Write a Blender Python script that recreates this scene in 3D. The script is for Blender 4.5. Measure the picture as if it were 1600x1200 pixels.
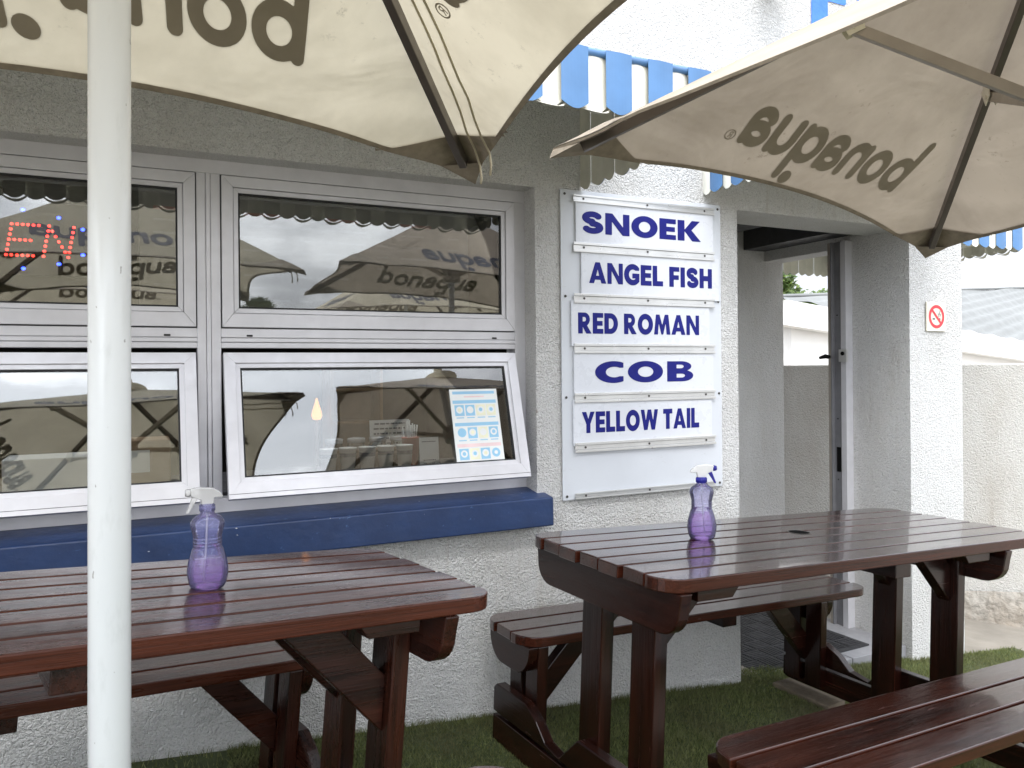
import bpy, bmesh, math, random
import numpy as np
from mathutils import Vector, Matrix

R = math.radians
random.seed(7)
rng = np.random.default_rng(7)
S = bpy.context.scene
for o in list(bpy.data.objects):
    bpy.data.objects.remove(o)

# ------------------------------------------------------------------ camera
YAW, ROLL, EYE = R(26.1), R(0.5), 1.45
cd = bpy.data.cameras.new('camera')
cam = bpy.data.objects.new('camera', cd)
S.collection.objects.link(cam)
fw = Vector((math.sin(YAW), math.cos(YAW), 0))
rt = Vector((math.cos(YAW), -math.sin(YAW), 0))
up = Vector((0, 0, 1))
m = Matrix((rt, up, -fw)).transposed().to_4x4()
cam.matrix_world = Matrix.Translation((0, 0, EYE)) @ m @ Matrix.Rotation(-ROLL, 4, 'Z')
cd.sensor_width = 36.0
cd.lens = 1220 / 1600 * 36
cd.shift_y = -25 / 1600
cd.clip_start, cd.clip_end = 0.02, 2000
S.camera = cam

# ------------------------------------------------------------------ sky, sun, exposure
SUN_EL, SUN_AZ = R(52), R(205)         # azimuth clockwise from +Y: the sun stands behind the camera
W = bpy.data.worlds.new('World')
S.world = W
W.use_nodes = True
nt = W.node_tree
nt.nodes.clear()
def N(nt, typ, **kw):
    n = nt.nodes.new(typ)
    for k, v in kw.items():
        if k.startswith('i_'):
            key = k[2:]
            key = int(key) if key.isdigit() else key.replace('_', ' ')
            n.inputs[key].default_value = v
        else:
            setattr(n, k, v)
    return n
sky = N(nt, 'ShaderNodeTexSky', sky_type='NISHITA', sun_disc=False, sun_elevation=SUN_EL, sun_rotation=SUN_AZ)
tc = N(nt, 'ShaderNodeTexCoord')
mp = N(nt, 'ShaderNodeMapping')
mp.inputs['Scale'].default_value = (1.0, 1.0, 2.6)
nz = N(nt, 'ShaderNodeTexNoise')
nz.inputs['Scale'].default_value = 2.3
nz.inputs['Detail'].default_value = 7
nz.inputs['Roughness'].default_value = .55
cr = N(nt, 'ShaderNodeValToRGB')
e = cr.color_ramp
e.elements[0].position, e.elements[0].color = .36, (12, 12.7, 14, 1)
e.elements[1].position, e.elements[1].color = .60, (29, 30, 31.5, 1)
el = e.elements.new(.5); el.color = (15.5, 16.2, 17.5, 1)
nz2 = N(nt, 'ShaderNodeTexNoise')
nz2.inputs['Scale'].default_value = 1.3
nz2.inputs['Detail'].default_value = 4
cm = N(nt, 'ShaderNodeMapRange')
cm.inputs[1].default_value, cm.inputs[2].default_value = .28, .40
mx = N(nt, 'ShaderNodeMixRGB')
bg = N(nt, 'ShaderNodeBackground')
bg.inputs['Strength'].default_value = .095
wo = N(nt, 'ShaderNodeOutputWorld')
L = nt.links.new
L(tc.outputs['Generated'], mp.inputs['Vector'])
L(mp.outputs[0], nz.inputs['Vector']); L(mp.outputs[0], nz2.inputs['Vector'])
L(nz.outputs['Fac'], cr.inputs[0]); L(nz2.outputs['Fac'], cm.inputs[0])
L(cm.outputs[0], mx.inputs[0]); L(sky.outputs[0], mx.inputs[1]); L(cr.outputs[0], mx.inputs[2])
sx = N(nt, 'ShaderNodeSeparateXYZ'); L(tc.outputs['Generated'], sx.inputs[0])
gr = N(nt, 'ShaderNodeMapRange'); gr.inputs[1].default_value, gr.inputs[2].default_value, gr.inputs[3].default_value, gr.inputs[4].default_value = 0, .9, .52, 1.35
L(sx.outputs['Z'], gr.inputs[0])
ml = N(nt, 'ShaderNodeMixRGB', blend_type='MULTIPLY'); ml.inputs[0].default_value = 1
L(mx.outputs[0], ml.inputs[1]); L(gr.outputs[0], ml.inputs[2])
dp = N(nt, 'ShaderNodeVectorMath', operation='DOT_PRODUCT'); L(tc.outputs['Generated'], dp.inputs[0])
dp.inputs[1].default_value = (math.sin(SUN_AZ) * math.cos(R(40)), math.cos(SUN_AZ) * math.cos(R(40)), math.sin(R(42)))
gl = N(nt, 'ShaderNodeMapRange', interpolation_type='SMOOTHSTEP'); gl.inputs[1].default_value, gl.inputs[2].default_value, gl.inputs[3].default_value, gl.inputs[4].default_value = .55, 1.0, 1.0, 1.95
L(dp.outputs['Value'], gl.inputs[0])
ml2 = N(nt, 'ShaderNodeMixRGB', blend_type='MULTIPLY'); ml2.inputs[0].default_value = 1
L(ml.outputs[0], ml2.inputs[1]); L(gl.outputs[0], ml2.inputs[2])
L(ml2.outputs[0], bg.inputs['Color']); L(bg.outputs[0], wo.inputs[0])
sl = bpy.data.lights.new('sun', 'SUN')
sl.energy, sl.angle, sl.color = 1.0, R(16), (1, .95, .88)
so = bpy.data.objects.new('sun', sl)
S.collection.objects.link(so)
sd = Vector((math.sin(SUN_AZ) * math.cos(SUN_EL), math.cos(SUN_AZ) * math.cos(SUN_EL), math.sin(SUN_EL)))
so.rotation_euler = sd.to_track_quat('Z', 'Y').to_euler()
S.view_settings.view_transform = 'Standard'
S.view_settings.look = 'None'
S.view_settings.exposure = 0.42
S.view_settings.gamma = 1
try:
    S.cycles.use_denoising = True
    S.cycles.max_bounces = 10
    S.cycles.transparent_max_bounces = 12
    S.cycles.sample_clamp_indirect = 6
except Exception:
    pass

# ------------------------------------------------------------------ materials
MATS = {}
def mat(name):
    m = bpy.data.materials.new(name)
    m.use_nodes = True
    MATS[name] = m
    return m, m.node_tree, m.node_tree.nodes['Principled BSDF']
def coord(nt, scale=(1, 1, 1), rot=(0, 0, 0)):
    t = nt.nodes.new('ShaderNodeTexCoord')
    p = nt.nodes.new('ShaderNodeMapping')
    p.inputs['Scale'].default_value = scale
    p.inputs['Rotation'].default_value = rot
    nt.links.new(t.outputs['Object'], p.inputs[0])
    return p.outputs[0]
def noise(nt, vec, scale, detail=4, rough=.55, dist=0):
    n = nt.nodes.new('ShaderNodeTexNoise')
    n.inputs['Scale'].default_value = scale
    n.inputs['Detail'].default_value = detail
    n.inputs['Roughness'].default_value = rough
    n.inputs['Distortion'].default_value = dist
    nt.links.new(vec, n.inputs['Vector'])
    return n.outputs['Fac']
def ramp(nt, fac, stops):
    r = nt.nodes.new('ShaderNodeValToRGB')
    e = r.color_ramp
    while len(e.elements) < len(stops):
        e.elements.new(.5)
    for k, (p, c) in zip(e.elements, stops):
        k.position = p
        k.color = (*c, 1) if len(c) == 3 else c
    nt.links.new(fac, r.inputs[0])
    return r.outputs[0]
def mixc(nt, fac, a, b, mode='MIX'):
    x = nt.nodes.new('ShaderNodeMixRGB')
    x.blend_type = mode
    for k, v in ((0, fac), (1, a), (2, b)):
        if hasattr(v, 'is_output'):
            nt.links.new(v, x.inputs[k])
        else:
            x.inputs[k].default_value = v if k == 0 else ((*v, 1) if len(v) == 3 else v)
    return x.outputs[0]
def rng_map(nt, v, a, b, c, d):
    n = nt.nodes.new('ShaderNodeMapRange')
    nt.links.new(v, n.inputs[0])
    for i, x in enumerate((a, b, c, d)):
        n.inputs[i + 1].default_value = x
    return n.outputs[0]
def bump(nt, h, strength, dist, normal=None):
    b = nt.nodes.new('ShaderNodeBump')
    b.inputs['Strength'].default_value = strength
    b.inputs['Distance'].default_value = dist
    nt.links.new(h, b.inputs['Height'])
    if normal is not None:
        nt.links.new(normal, b.inputs['Normal'])
    return b.outputs[0]
def math_n(nt, op, a, b):
    n = nt.nodes.new('ShaderNodeMath')
    n.operation = op
    for i, v in enumerate((a, b)):
        if hasattr(v, 'is_output'):
            nt.links.new(v, n.inputs[i])
        else:
            n.inputs[i].default_value = v
    return n.outputs[0]
def simple(name, col, rough=.5, metal=0.0, var=.12, vscale=9, bmp=0, bscale=60, bdist=.002, spec=.5, detail=4):
    m, nt, p = mat(name)
    v = coord(nt)
    f = noise(nt, v, vscale, detail)
    lo = tuple(c * (1 - var) for c in col); hi = tuple(min(1, c * (1 + var)) for c in col)
    nt.links.new(ramp(nt, f, [(.3, lo), (.7, hi)]), p.inputs['Base Color'])
    p.inputs['Roughness'].default_value = rough
    p.inputs['Metallic'].default_value = metal
    p.inputs['Specular IOR Level'].default_value = spec
    nt.links.new(rng_map(nt, noise(nt, v, vscale * 3.1, 5), .3, .7, max(.02, rough * .8), min(1, rough * 1.2)), p.inputs['Roughness'])
    if bmp:
        nt.links.new(bump(nt, noise(nt, v, bscale, 4), bmp, bdist), p.inputs['Normal'])
    return m

def stucco(name, col, scale=52, strength=.9, dist=.012, dirt=(.42, .37, .30), dirt_amt=.35):
    m, nt, p = mat(name)
    v = coord(nt)
    w = nt.nodes.new('ShaderNodeTexVoronoi')
    w.feature = 'SMOOTH_F1'
    w.inputs['Scale'].default_value = scale
    w.inputs['Smoothness'].default_value = .6
    dn = nt.nodes.new('ShaderNodeTexNoise')
    dn.inputs['Scale'].default_value = scale * .55
    dn.inputs['Detail'].default_value = 2
    nt.links.new(v, dn.inputs['Vector'])
    av = nt.nodes.new('ShaderNodeVectorMath'); av.operation = 'MULTIPLY_ADD'
    nt.links.new(dn.outputs['Color'], av.inputs[0])
    av.inputs[1].default_value = (.05, .05, .05)
    nt.links.new(v, av.inputs[2])
    nt.links.new(av.outputs[0], w.inputs['Vector'])
    n1 = noise(nt, v, scale * 1.3, 5, .6)
    h = math_n(nt, 'ADD', math_n(nt, 'MULTIPLY', w.outputs['Distance'], -.75), math_n(nt, 'MULTIPLY', n1, 1.0))
    nt.links.new(bump(nt, h, strength, dist), p.inputs['Normal'])
    big = noise(nt, coord(nt, (1, 1, .45)), 2.2, 6, .65)
    d = tuple(c * (1 - dirt_amt) + q * dirt_amt for c, q in zip(col, dirt))
    c = ramp(nt, big, [(.36, d), (.56, col)])
    pits = rng_map(nt, noise(nt, v, scale * 1.9, 3, .6), .30, .48, .68, 1.0)
    c2 = mixc(nt, 1.0, c, pits, 'MULTIPLY')
    spots = ramp(nt, noise(nt, v, 17, 2, .4), [(.775, (1, 1, 1)), (.81, (.6, .55, .5))])
    c2 = mixc(nt, 1.0, c2, spots, 'MULTIPLY')
    drip = noise(nt, coord(nt, (1, 1, .07)), 13, 5, .65)
    patch = noise(nt, v, 1.1, 3, .6)
    dk = math_n(nt, 'MULTIPLY', rng_map(nt, drip, .56, .74, 0, 1), rng_map(nt, patch, .46, .62, 0, .34))
    c2 = mixc(nt, dk, c2, dirt)
    nt.links.new(c2, p.inputs['Base Color'])
    p.inputs['Roughness'].default_value = .85
    p.inputs['Specular IOR Level'].default_value = .3
    return m

M_WALL = stucco('white_stucco', (.73, .728, .72), 95, 1.0, .0125, dirt_amt=.18)
M_YARD = stucco('weathered_stucco', (.60, .585, .55), 80, .9, .010, (.36, .31, .25), .35)

def wood(name, dark, mid, edge, r0, r1, wear, gr, coat, ax=0, planks=False):
    m, nt, p = mat(name)
    def coord(nt, sc, _c=globals()['coord']):
        a, b, c = sc
        return _c(nt, [(a, b, c), (b, a, c), (b, c, a)][ax])
    v = coord(nt, (1.6, 26, 26))
    g = noise(nt, v, 2.2, 8, .62, .6)
    g2 = noise(nt, coord(nt, (.7, 9.5, 9.5)), 1.4, 2)
    c = ramp(nt, g, [(.36, dark), (.64, mid)])
    gi = nt.nodes.new('ShaderNodeNewGeometry')
    c = mixc(nt, 1.0, c, rng_map(nt, gi.outputs['Random Per Island'], 0, 1, .62, 1.35), 'MULTIPLY')
    c = mixc(nt, rng_map(nt, g2, .38, .66, 0, .65), c, edge)
    sc = noise(nt, coord(nt, (2.2, 60, 60)), 3, 6, .7)
    c = mixc(nt, rng_map(nt, sc, .63, .72, 0, wear), c, (.20, .14, .11))
    tcn = nt.nodes.new('ShaderNodeTexCoord'); sxn = nt.nodes.new('ShaderNodeSeparateXYZ')
    nt.links.new(tcn.outputs['Normal'], sxn.inputs[0])
    side = None
    if planks:
        side = rng_map(nt, math_n(nt, 'ABSOLUTE', sxn.outputs['Y'], 0), .1, .7, 0, .7)
        c = mixc(nt, side, c, tuple(q * .85 for q in edge))
    nt.links.new(c, p.inputs['Base Color'])
    rr = noise(nt, coord(nt, (1.2, 10, 10)), 3, 6, .7)
    nt.links.new(rng_map(nt, math_n(nt, 'ADD', math_n(nt, 'MULTIPLY', rr, .6), math_n(nt, 'MULTIPLY', g, .4)), .32, .66, r0, r1), p.inputs['Roughness'])
    h = math_n(nt, 'ADD', g, math_n(nt, 'MULTIPLY', noise(nt, coord(nt, (1, 3, 3)), 6, 2), .8))
    fg = noise(nt, coord(nt, (1.1, 70, 70)), 2.6, 6, .7, .4)
    c_fg = rng_map(nt, fg, .35, .62, .55, 1.25)
    h = math_n(nt, 'ADD', h, math_n(nt, 'MULTIPLY', fg, gr))
    nb = bump(nt, h, .24, .0032)
    nt.links.new(nb, p.inputs['Normal'])
    und = noise(nt, coord(nt, (2.0, 7, 7)), 2.0, 2)
    nt.links.new(bump(nt, math_n(nt, 'ADD', und, math_n(nt, 'MULTIPLY', fg, .12 * gr)), .10, .006), p.inputs['Coat Normal'])
    c = mixc(nt, 1.0, c, c_fg, 'MULTIPLY')
    if not planks:      # frame timbers: colour multiplied darker than the boards
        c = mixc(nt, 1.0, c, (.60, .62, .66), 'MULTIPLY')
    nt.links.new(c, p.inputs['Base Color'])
    p.inputs['Specular IOR Level'].default_value = .75
    p.inputs['Coat Weight'].default_value = coat * .12
    if side is not None:
        nt.links.new(rng_map(nt, side, 0, .7, coat, coat * .05), p.inputs['Coat Weight'])
        nt.links.new(rng_map(nt, side, 0, .7, .75, .3), p.inputs['Specular IOR Level'])
    else:
        p.inputs['Specular IOR Level'].default_value = .38
    p.inputs['Coat Roughness'].default_value = .05
    return m
WOODP = ((.0085, .0032, .0024), (.032, .0092, .0058), (.055, .0135, .0066), .12, .30, .10, .6, .70)
WORNP = ((.0105, .0043, .0033), (.050, .0150, .0092), (.088, .0215, .0095), .17, .40, .45, 1.5, .62)
M_WOOD = [wood('varnished_dark_wood', *WOODP, ax=k % 3, planks=k == 3) for k in range(4)]
M_WORN = [wood('worn_dark_wood', *WORNP, ax=k % 3, planks=k == 3) for k in range(4)]

def fabric(name, lo, hi, trans):
    m, nt, p = mat(name)
    v = coord(nt)
    st = noise(nt, v, 3.0, 6, .62)
    c = ramp(nt, st, [(.30, lo), (.62, hi)])
    sp = noise(nt, v, 26, 6, .75)
    reg = noise(nt, v, 1.6, 2)
    mk = math_n(nt, 'MULTIPLY', rng_map(nt, sp, .60, .74, 0, .7), rng_map(nt, reg, .51, .62, 0, 1))
    c = mixc(nt, mk, c, (.16, .125, .09))
    nt.links.new(c, p.inputs['Base Color'])
    p.inputs['Roughness'].default_value = .8
    p.inputs['Specular IOR Level'].default_value = .2
    wv = noise(nt, v, 3.2, 3, .5, .8)
    fine = noise(nt, v, 420, 2)
    nb = bump(nt, wv, .35, .06)
    nb = bump(nt, fine, .15, .0008, nb)
    nt.links.new(nb, p.inputs['Normal'])
    tr = nt.nodes.new('ShaderNodeBsdfTranslucent')
    nt.links.new(c, tr.inputs['Color'])
    nt.links.new(nb, tr.inputs['Normal'])
    ms = nt.nodes.new('ShaderNodeMixShader')
    ms.inputs[0].default_value = trans
    nt.links.new(p.outputs[0], ms.inputs[1]); nt.links.new(tr.outputs[0], ms.inputs[2])
    nt.links.new(ms.outputs[0], nt.nodes['Material Output'].inputs['Surface'])
    return m
M_FAB = fabric('umbrella_fabric', (.50, .445, .335), (.65, .585, .45), .37)
M_FAB_SHADED = fabric('shaded_umbrella_fabric', (.36, .30, .235), (.49, .415, .33), .24)  # same cloth, darker and browner: its deeper shade is put into the colour
M_SHOW = simple('print_seen_through_fabric', (.30, .255, .195), .85, var=.1)
M_PRINT = simple('navy_print', (.045, .045, .06), .7)
M_HEM = simple('brown_hem_tape', (.27, .225, .17), .85, var=.2, vscale=30, bmp=.3, bscale=300)
M_RIB = simple('grey_brown_rib_metal', (.16, .14, .125), .42, .6)
M_STRUT = simple('dull_strut_metal', (.42, .38, .33), .45, .5)
def polemat():
    m, nt, p = mat('white_painted_pole')
    v = coord(nt)
    c = ramp(nt, noise(nt, coord(nt, (9, 9, 2.5)), 5, 7, .7), [(.30, (.63, .65, .67)), (.45, (.69, .71, .735))])
    k = rng_map(nt, noise(nt, coord(nt, (1, 1, .6)), 95, 3, .5), .715, .735, 0, .6)
    c = mixc(nt, k, c, (.20, .19, .18))
    nt.links.new(c, p.inputs['Base Color'])
    p.inputs['Roughness'].default_value = .27
    p.inputs['Specular IOR Level'].default_value = .8
    return m
M_POLE = polemat()
M_ALU = simple('brushed_aluminium_paint', (.64, .635, .665), .36, .35, var=.05, vscale=14, bmp=.05, bscale=200)
M_ALUD = simple('dark_aluminium', (.25, .25, .265), .4, .5)
M_GAP = simple('black_gasket', (.012, .012, .013), .6)
M_WHITE = simple('white_enamel_sheet', (.58, .605, .645), .35, var=.03, vscale=5)
M_PLATE = simple('white_acrylic_plate', (.63, .65, .695), .3, var=.03, vscale=7)
def scuff(m):
    nt = m.node_tree; p = nt.nodes['Principled BSDF']
    src = p.inputs['Base Color'].links[0].from_socket
    a = noise(nt, coord(nt, (3, 3, 9), (0, .5, 0)), 9, 7, .75)
    b = noise(nt, coord(nt, (1, 1, 1)), 4.5, 5, .7)
    k = math_n(nt, 'MULTIPLY', rng_map(nt, a, .60, .74, 0, .55), rng_map(nt, b, .42, .6, .15, 1))
    nt.links.new(mixc(nt, k, src, (.30, .29, .27)), p.inputs['Base Color'])
scuff(M_WHITE); scuff(M_PLATE)
M_RAIL = simple('silver_rail', (.62, .62, .61), .33, .75, var=.08)
M_BLUE = simple('royal_blue_vinyl', (.009, .012, .165), .5, var=.10, vscale=30, spec=.2)
M_SCREW = simple('dark_screw', (.07, .065, .06), .4, .7)
M_AWB = simple('awning_blue', (.078, .185, .37), .42, var=.10, vscale=8)
M_AWW = simple('awning_white', (.76, .75, .67), .42, var=.07, vscale=5)
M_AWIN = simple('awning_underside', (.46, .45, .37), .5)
M_SIGNBLUE = simple('sign_blue_paint', (.055, .19, .68), .7, bmp=.5, bscale=70, bdist=.006)
M_CREAM = simple('cream_plastic', (.74, .70, .58), .4)
M_RED = simple('sign_red', (.62, .035, .05), .4)
M_BLACK = simple('black_matte', (.010, .010, .010), .9, spec=.0)
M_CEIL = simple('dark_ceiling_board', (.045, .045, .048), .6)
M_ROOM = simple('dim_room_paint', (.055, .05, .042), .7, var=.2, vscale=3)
M_TILE = simple('grey_floor_tile', (.24, .24, .25), .45, var=.1, vscale=7)
M_PAVE = simple('beige_concrete', (.25, .225, .19), .85, var=.22, vscale=3, bmp=.4, bscale=40, bdist=.006)
M_MAT = simple('black_rubber', (.022, .022, .024), .6, bmp=.5, bscale=90)
M_PAPER = simple('white_paper', (.80, .81, .80), .6, var=.02)
M_INK = simple('grey_ink', (.11, .12, .14), .6)
M_CYAN = simple('poster_blue', (.30, .56, .76), .5, var=.06)
M_PINK = simple('poster_pink', (.80, .62, .62), .5)
M_YEL = simple('poster_yellow', (.80, .79, .60), .5)
M_CUP = simple('white_paper_cup', (.78, .76, .72), .5)
M_REDP = simple('red_plastic', (.5, .05, .03), .35)
M_CARD = simple('brown_carton', (.24, .145, .08), .8)
M_SHELF = simple('tan_wood', (.26, .155, .07), .5)
M_HEADR = simple('faded_red_ink', (.42, .16, .12), .6)
M_INKL = simple('faded_grey_ink', (.30, .28, .25), .6)
M_MENU = simple('tan_menu_board', (.26, .235, .19), .6)
M_HOUSE = simple('white_house_paint', (.82, .81, .79), .7, var=.04, vscale=2)
M_ROOFM = simple('pale_green_roof_sheet', (.185, .19, .185), .6, var=.10, vscale=1.2)
M_STONE = stucco('rough_foundation', (.35, .325, .285), 14, 1.0, .03, (.28, .22, .16), .6)
M_PLANTER = simple('old_timber_block', (.15, .12, .085), .85, var=.25, vscale=20, bmp=.4)
M_BARK = simple('bark', (.10, .075, .055), .9, var=.3, vscale=14, bmp=.7, bscale=30, bdist=.02)
M_STREET = simple('asphalt_street', (.07, .07, .068), .85, var=.15, vscale=3)

def sillmat():
    m, nt, p = mat('chipped_navy_paint')
    v = coord(nt)
    c = ramp(nt, noise(nt, v, 6, 5), [(.3, (.010, .025, .078)), (.7, (.017, .042, .125))])
    ch = noise(nt, coord(nt, (5, 9, 9)), 4.3, 6, .72)
    c = mixc(nt, rng_map(nt, ch, .655, .685, 0, .85), c, (.06, .12, .26))
    c = mixc(nt, rng_map(nt, noise(nt, coord(nt, (8, 14, 14)), 4, 4, .7), .715, .73, 0, 1), c, (.6, .6, .6))
    nt.links.new(c, p.inputs['Base Color'])
    p.inputs['Roughness'].default_value = .42
    nt.links.new(bump(nt, noise(nt, v, 28, 5), .35, .006), p.inputs['Normal'])
    return m
M_SILL = sillmat()

def leafmat(name, a, b, wear=0):
    m, nt, p = mat(name)
    oi = nt.nodes.new('ShaderNodeNewGeometry')
    c = ramp(nt, oi.outputs['Random Per Island'], [(.1, a), (.9, b)])
    if wear:
        c = mixc(nt, rng_map(nt, noise(nt, coord(nt), 2.6, 5, .65), .44, .66, 0, wear), c, (.13, .12, .06))
    nt.links.new(c, p.inputs['Base Color'])
    p.inputs['Roughness'].default_value = .6
    tr = nt.nodes.new('ShaderNodeBsdfTranslucent')
    nt.links.new(c, tr.inputs['Color'])
    ms = nt.nodes.new('ShaderNodeMixShader')
    ms.inputs[0].default_value = .3
    nt.links.new(p.outputs[0], ms.inputs[1]); nt.links.new(tr.outputs[0], ms.inputs[2])
    nt.links.new(ms.outputs[0], nt.nodes['Material Output'].inputs['Surface'])
    return m
M_GRASS = leafmat('artificial_turf', (.075, .105, .030), (.25, .275, .10), .75)
M_TURF = simple('turf_backing', (.055, .070, .025), .95, var=.3, vscale=18)
M_LEAF = leafmat('tree_leaf', (.035, .075, .012), (.13, .19, .035))
M_PALM = leafmat('palm_leaf', (.03, .05, .02), (.07, .10, .04))

def glassmat():
    m, nt, p = mat('window_glass')
    nt.nodes.remove(p)
    fr = nt.nodes.new('ShaderNodeFresnel'); fr.inputs['IOR'].default_value = 2.3
    t = nt.nodes.new('ShaderNodeBsdfTransparent'); t.inputs['Color'].default_value = (.93, .945, .93, 1)
    g = nt.nodes.new('ShaderNodeBsdfGlossy'); g.inputs['Roughness'].default_value = .012
    v = coord(nt)
    nt.links.new(bump(nt, noise(nt, v, 2.2, 2), .02, .03), g.inputs['Normal'])
    ms = nt.nodes.new('ShaderNodeMixShader')
    nt.links.new(fr.outputs[0], ms.inputs[0]); nt.links.new(t.outputs[0], ms.inputs[1]); nt.links.new(g.outputs[0], ms.inputs[2])
    nt.links.new(ms.outputs[0], nt.nodes['Material Output'].inputs['Surface'])
    return m
M_GLASS = glassmat()
def tintmat(name, col, refl=1.45, rough=.06, dens=1.0, milk=.10, glow=None):
    m, nt, p = mat(name)
    nt.nodes.remove(p)
    fr = nt.nodes.new('ShaderNodeFresnel'); fr.inputs['IOR'].default_value = refl
    lw = nt.nodes.new('ShaderNodeLayerWeight'); lw.inputs['Blend'].default_value = .35
    cc = mixc(nt, lw.outputs['Facing'], col, tuple(c * c * dens for c in col))
    t = nt.nodes.new('ShaderNodeBsdfTransparent'); nt.links.new(cc, t.inputs['Color'])
    g = nt.nodes.new('ShaderNodeBsdfGlossy'); g.inputs['Roughness'].default_value = rough
    d = nt.nodes.new('ShaderNodeBsdfDiffuse'); d.inputs['Color'].default_value = (*(glow or [c ** 2.2 for c in col]), 1)
    m1 = nt.nodes.new('ShaderNodeMixShader'); m1.inputs[0].default_value = milk
    nt.links.new(t.outputs[0], m1.inputs[1]); nt.links.new(d.outputs[0], m1.inputs[2])
    ms = nt.nodes.new('ShaderNodeMixShader')
    nt.links.new(fr.outputs[0], ms.inputs[0]); nt.links.new(m1.outputs[0], ms.inputs[1]); nt.links.new(g.outputs[0], ms.inputs[2])
    nt.links.new(ms.outputs[0], nt.nodes['Material Output'].inputs['Surface'])
    return m
M_BOTTLE = tintmat('violet_clear_plastic', (.90, .89, .99), milk=.17, glow=(.48, .48, .90))
M_LIQ = tintmat('pink_violet_liquid', (.91, .74, .93), 1.2, milk=.14, glow=(.60, .34, .74))
M_CLEARW = tintmat('milky_white_plastic', (.95, .95, .95), milk=.42)
M_JAR = tintmat('clear_jar_glass', (.93, .95, .95), milk=.04)
M_TRIGW = simple('white_trigger_plastic', (.80, .80, .80), .35)
M_TRIGB = simple('deep_blue_plastic', (.022, .022, .30), .3)
def emit(name, col, st):
    m, nt, p = mat(name)
    p.inputs['Base Color'].default_value = (*[c * .5 for c in col], 1)
    p.inputs['Emission Color'].default_value = (*col, 1)
    p.inputs['Emission Strength'].default_value = st
    return m
M_LEDR = emit('red_led', (1, .03, .02), 6)
M_LEDB = emit('blue_led', (.02, .05, 1), 12)
M_BULB = emit('warm_lamp_glow', (1, .36, .065), 1.15)

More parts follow.
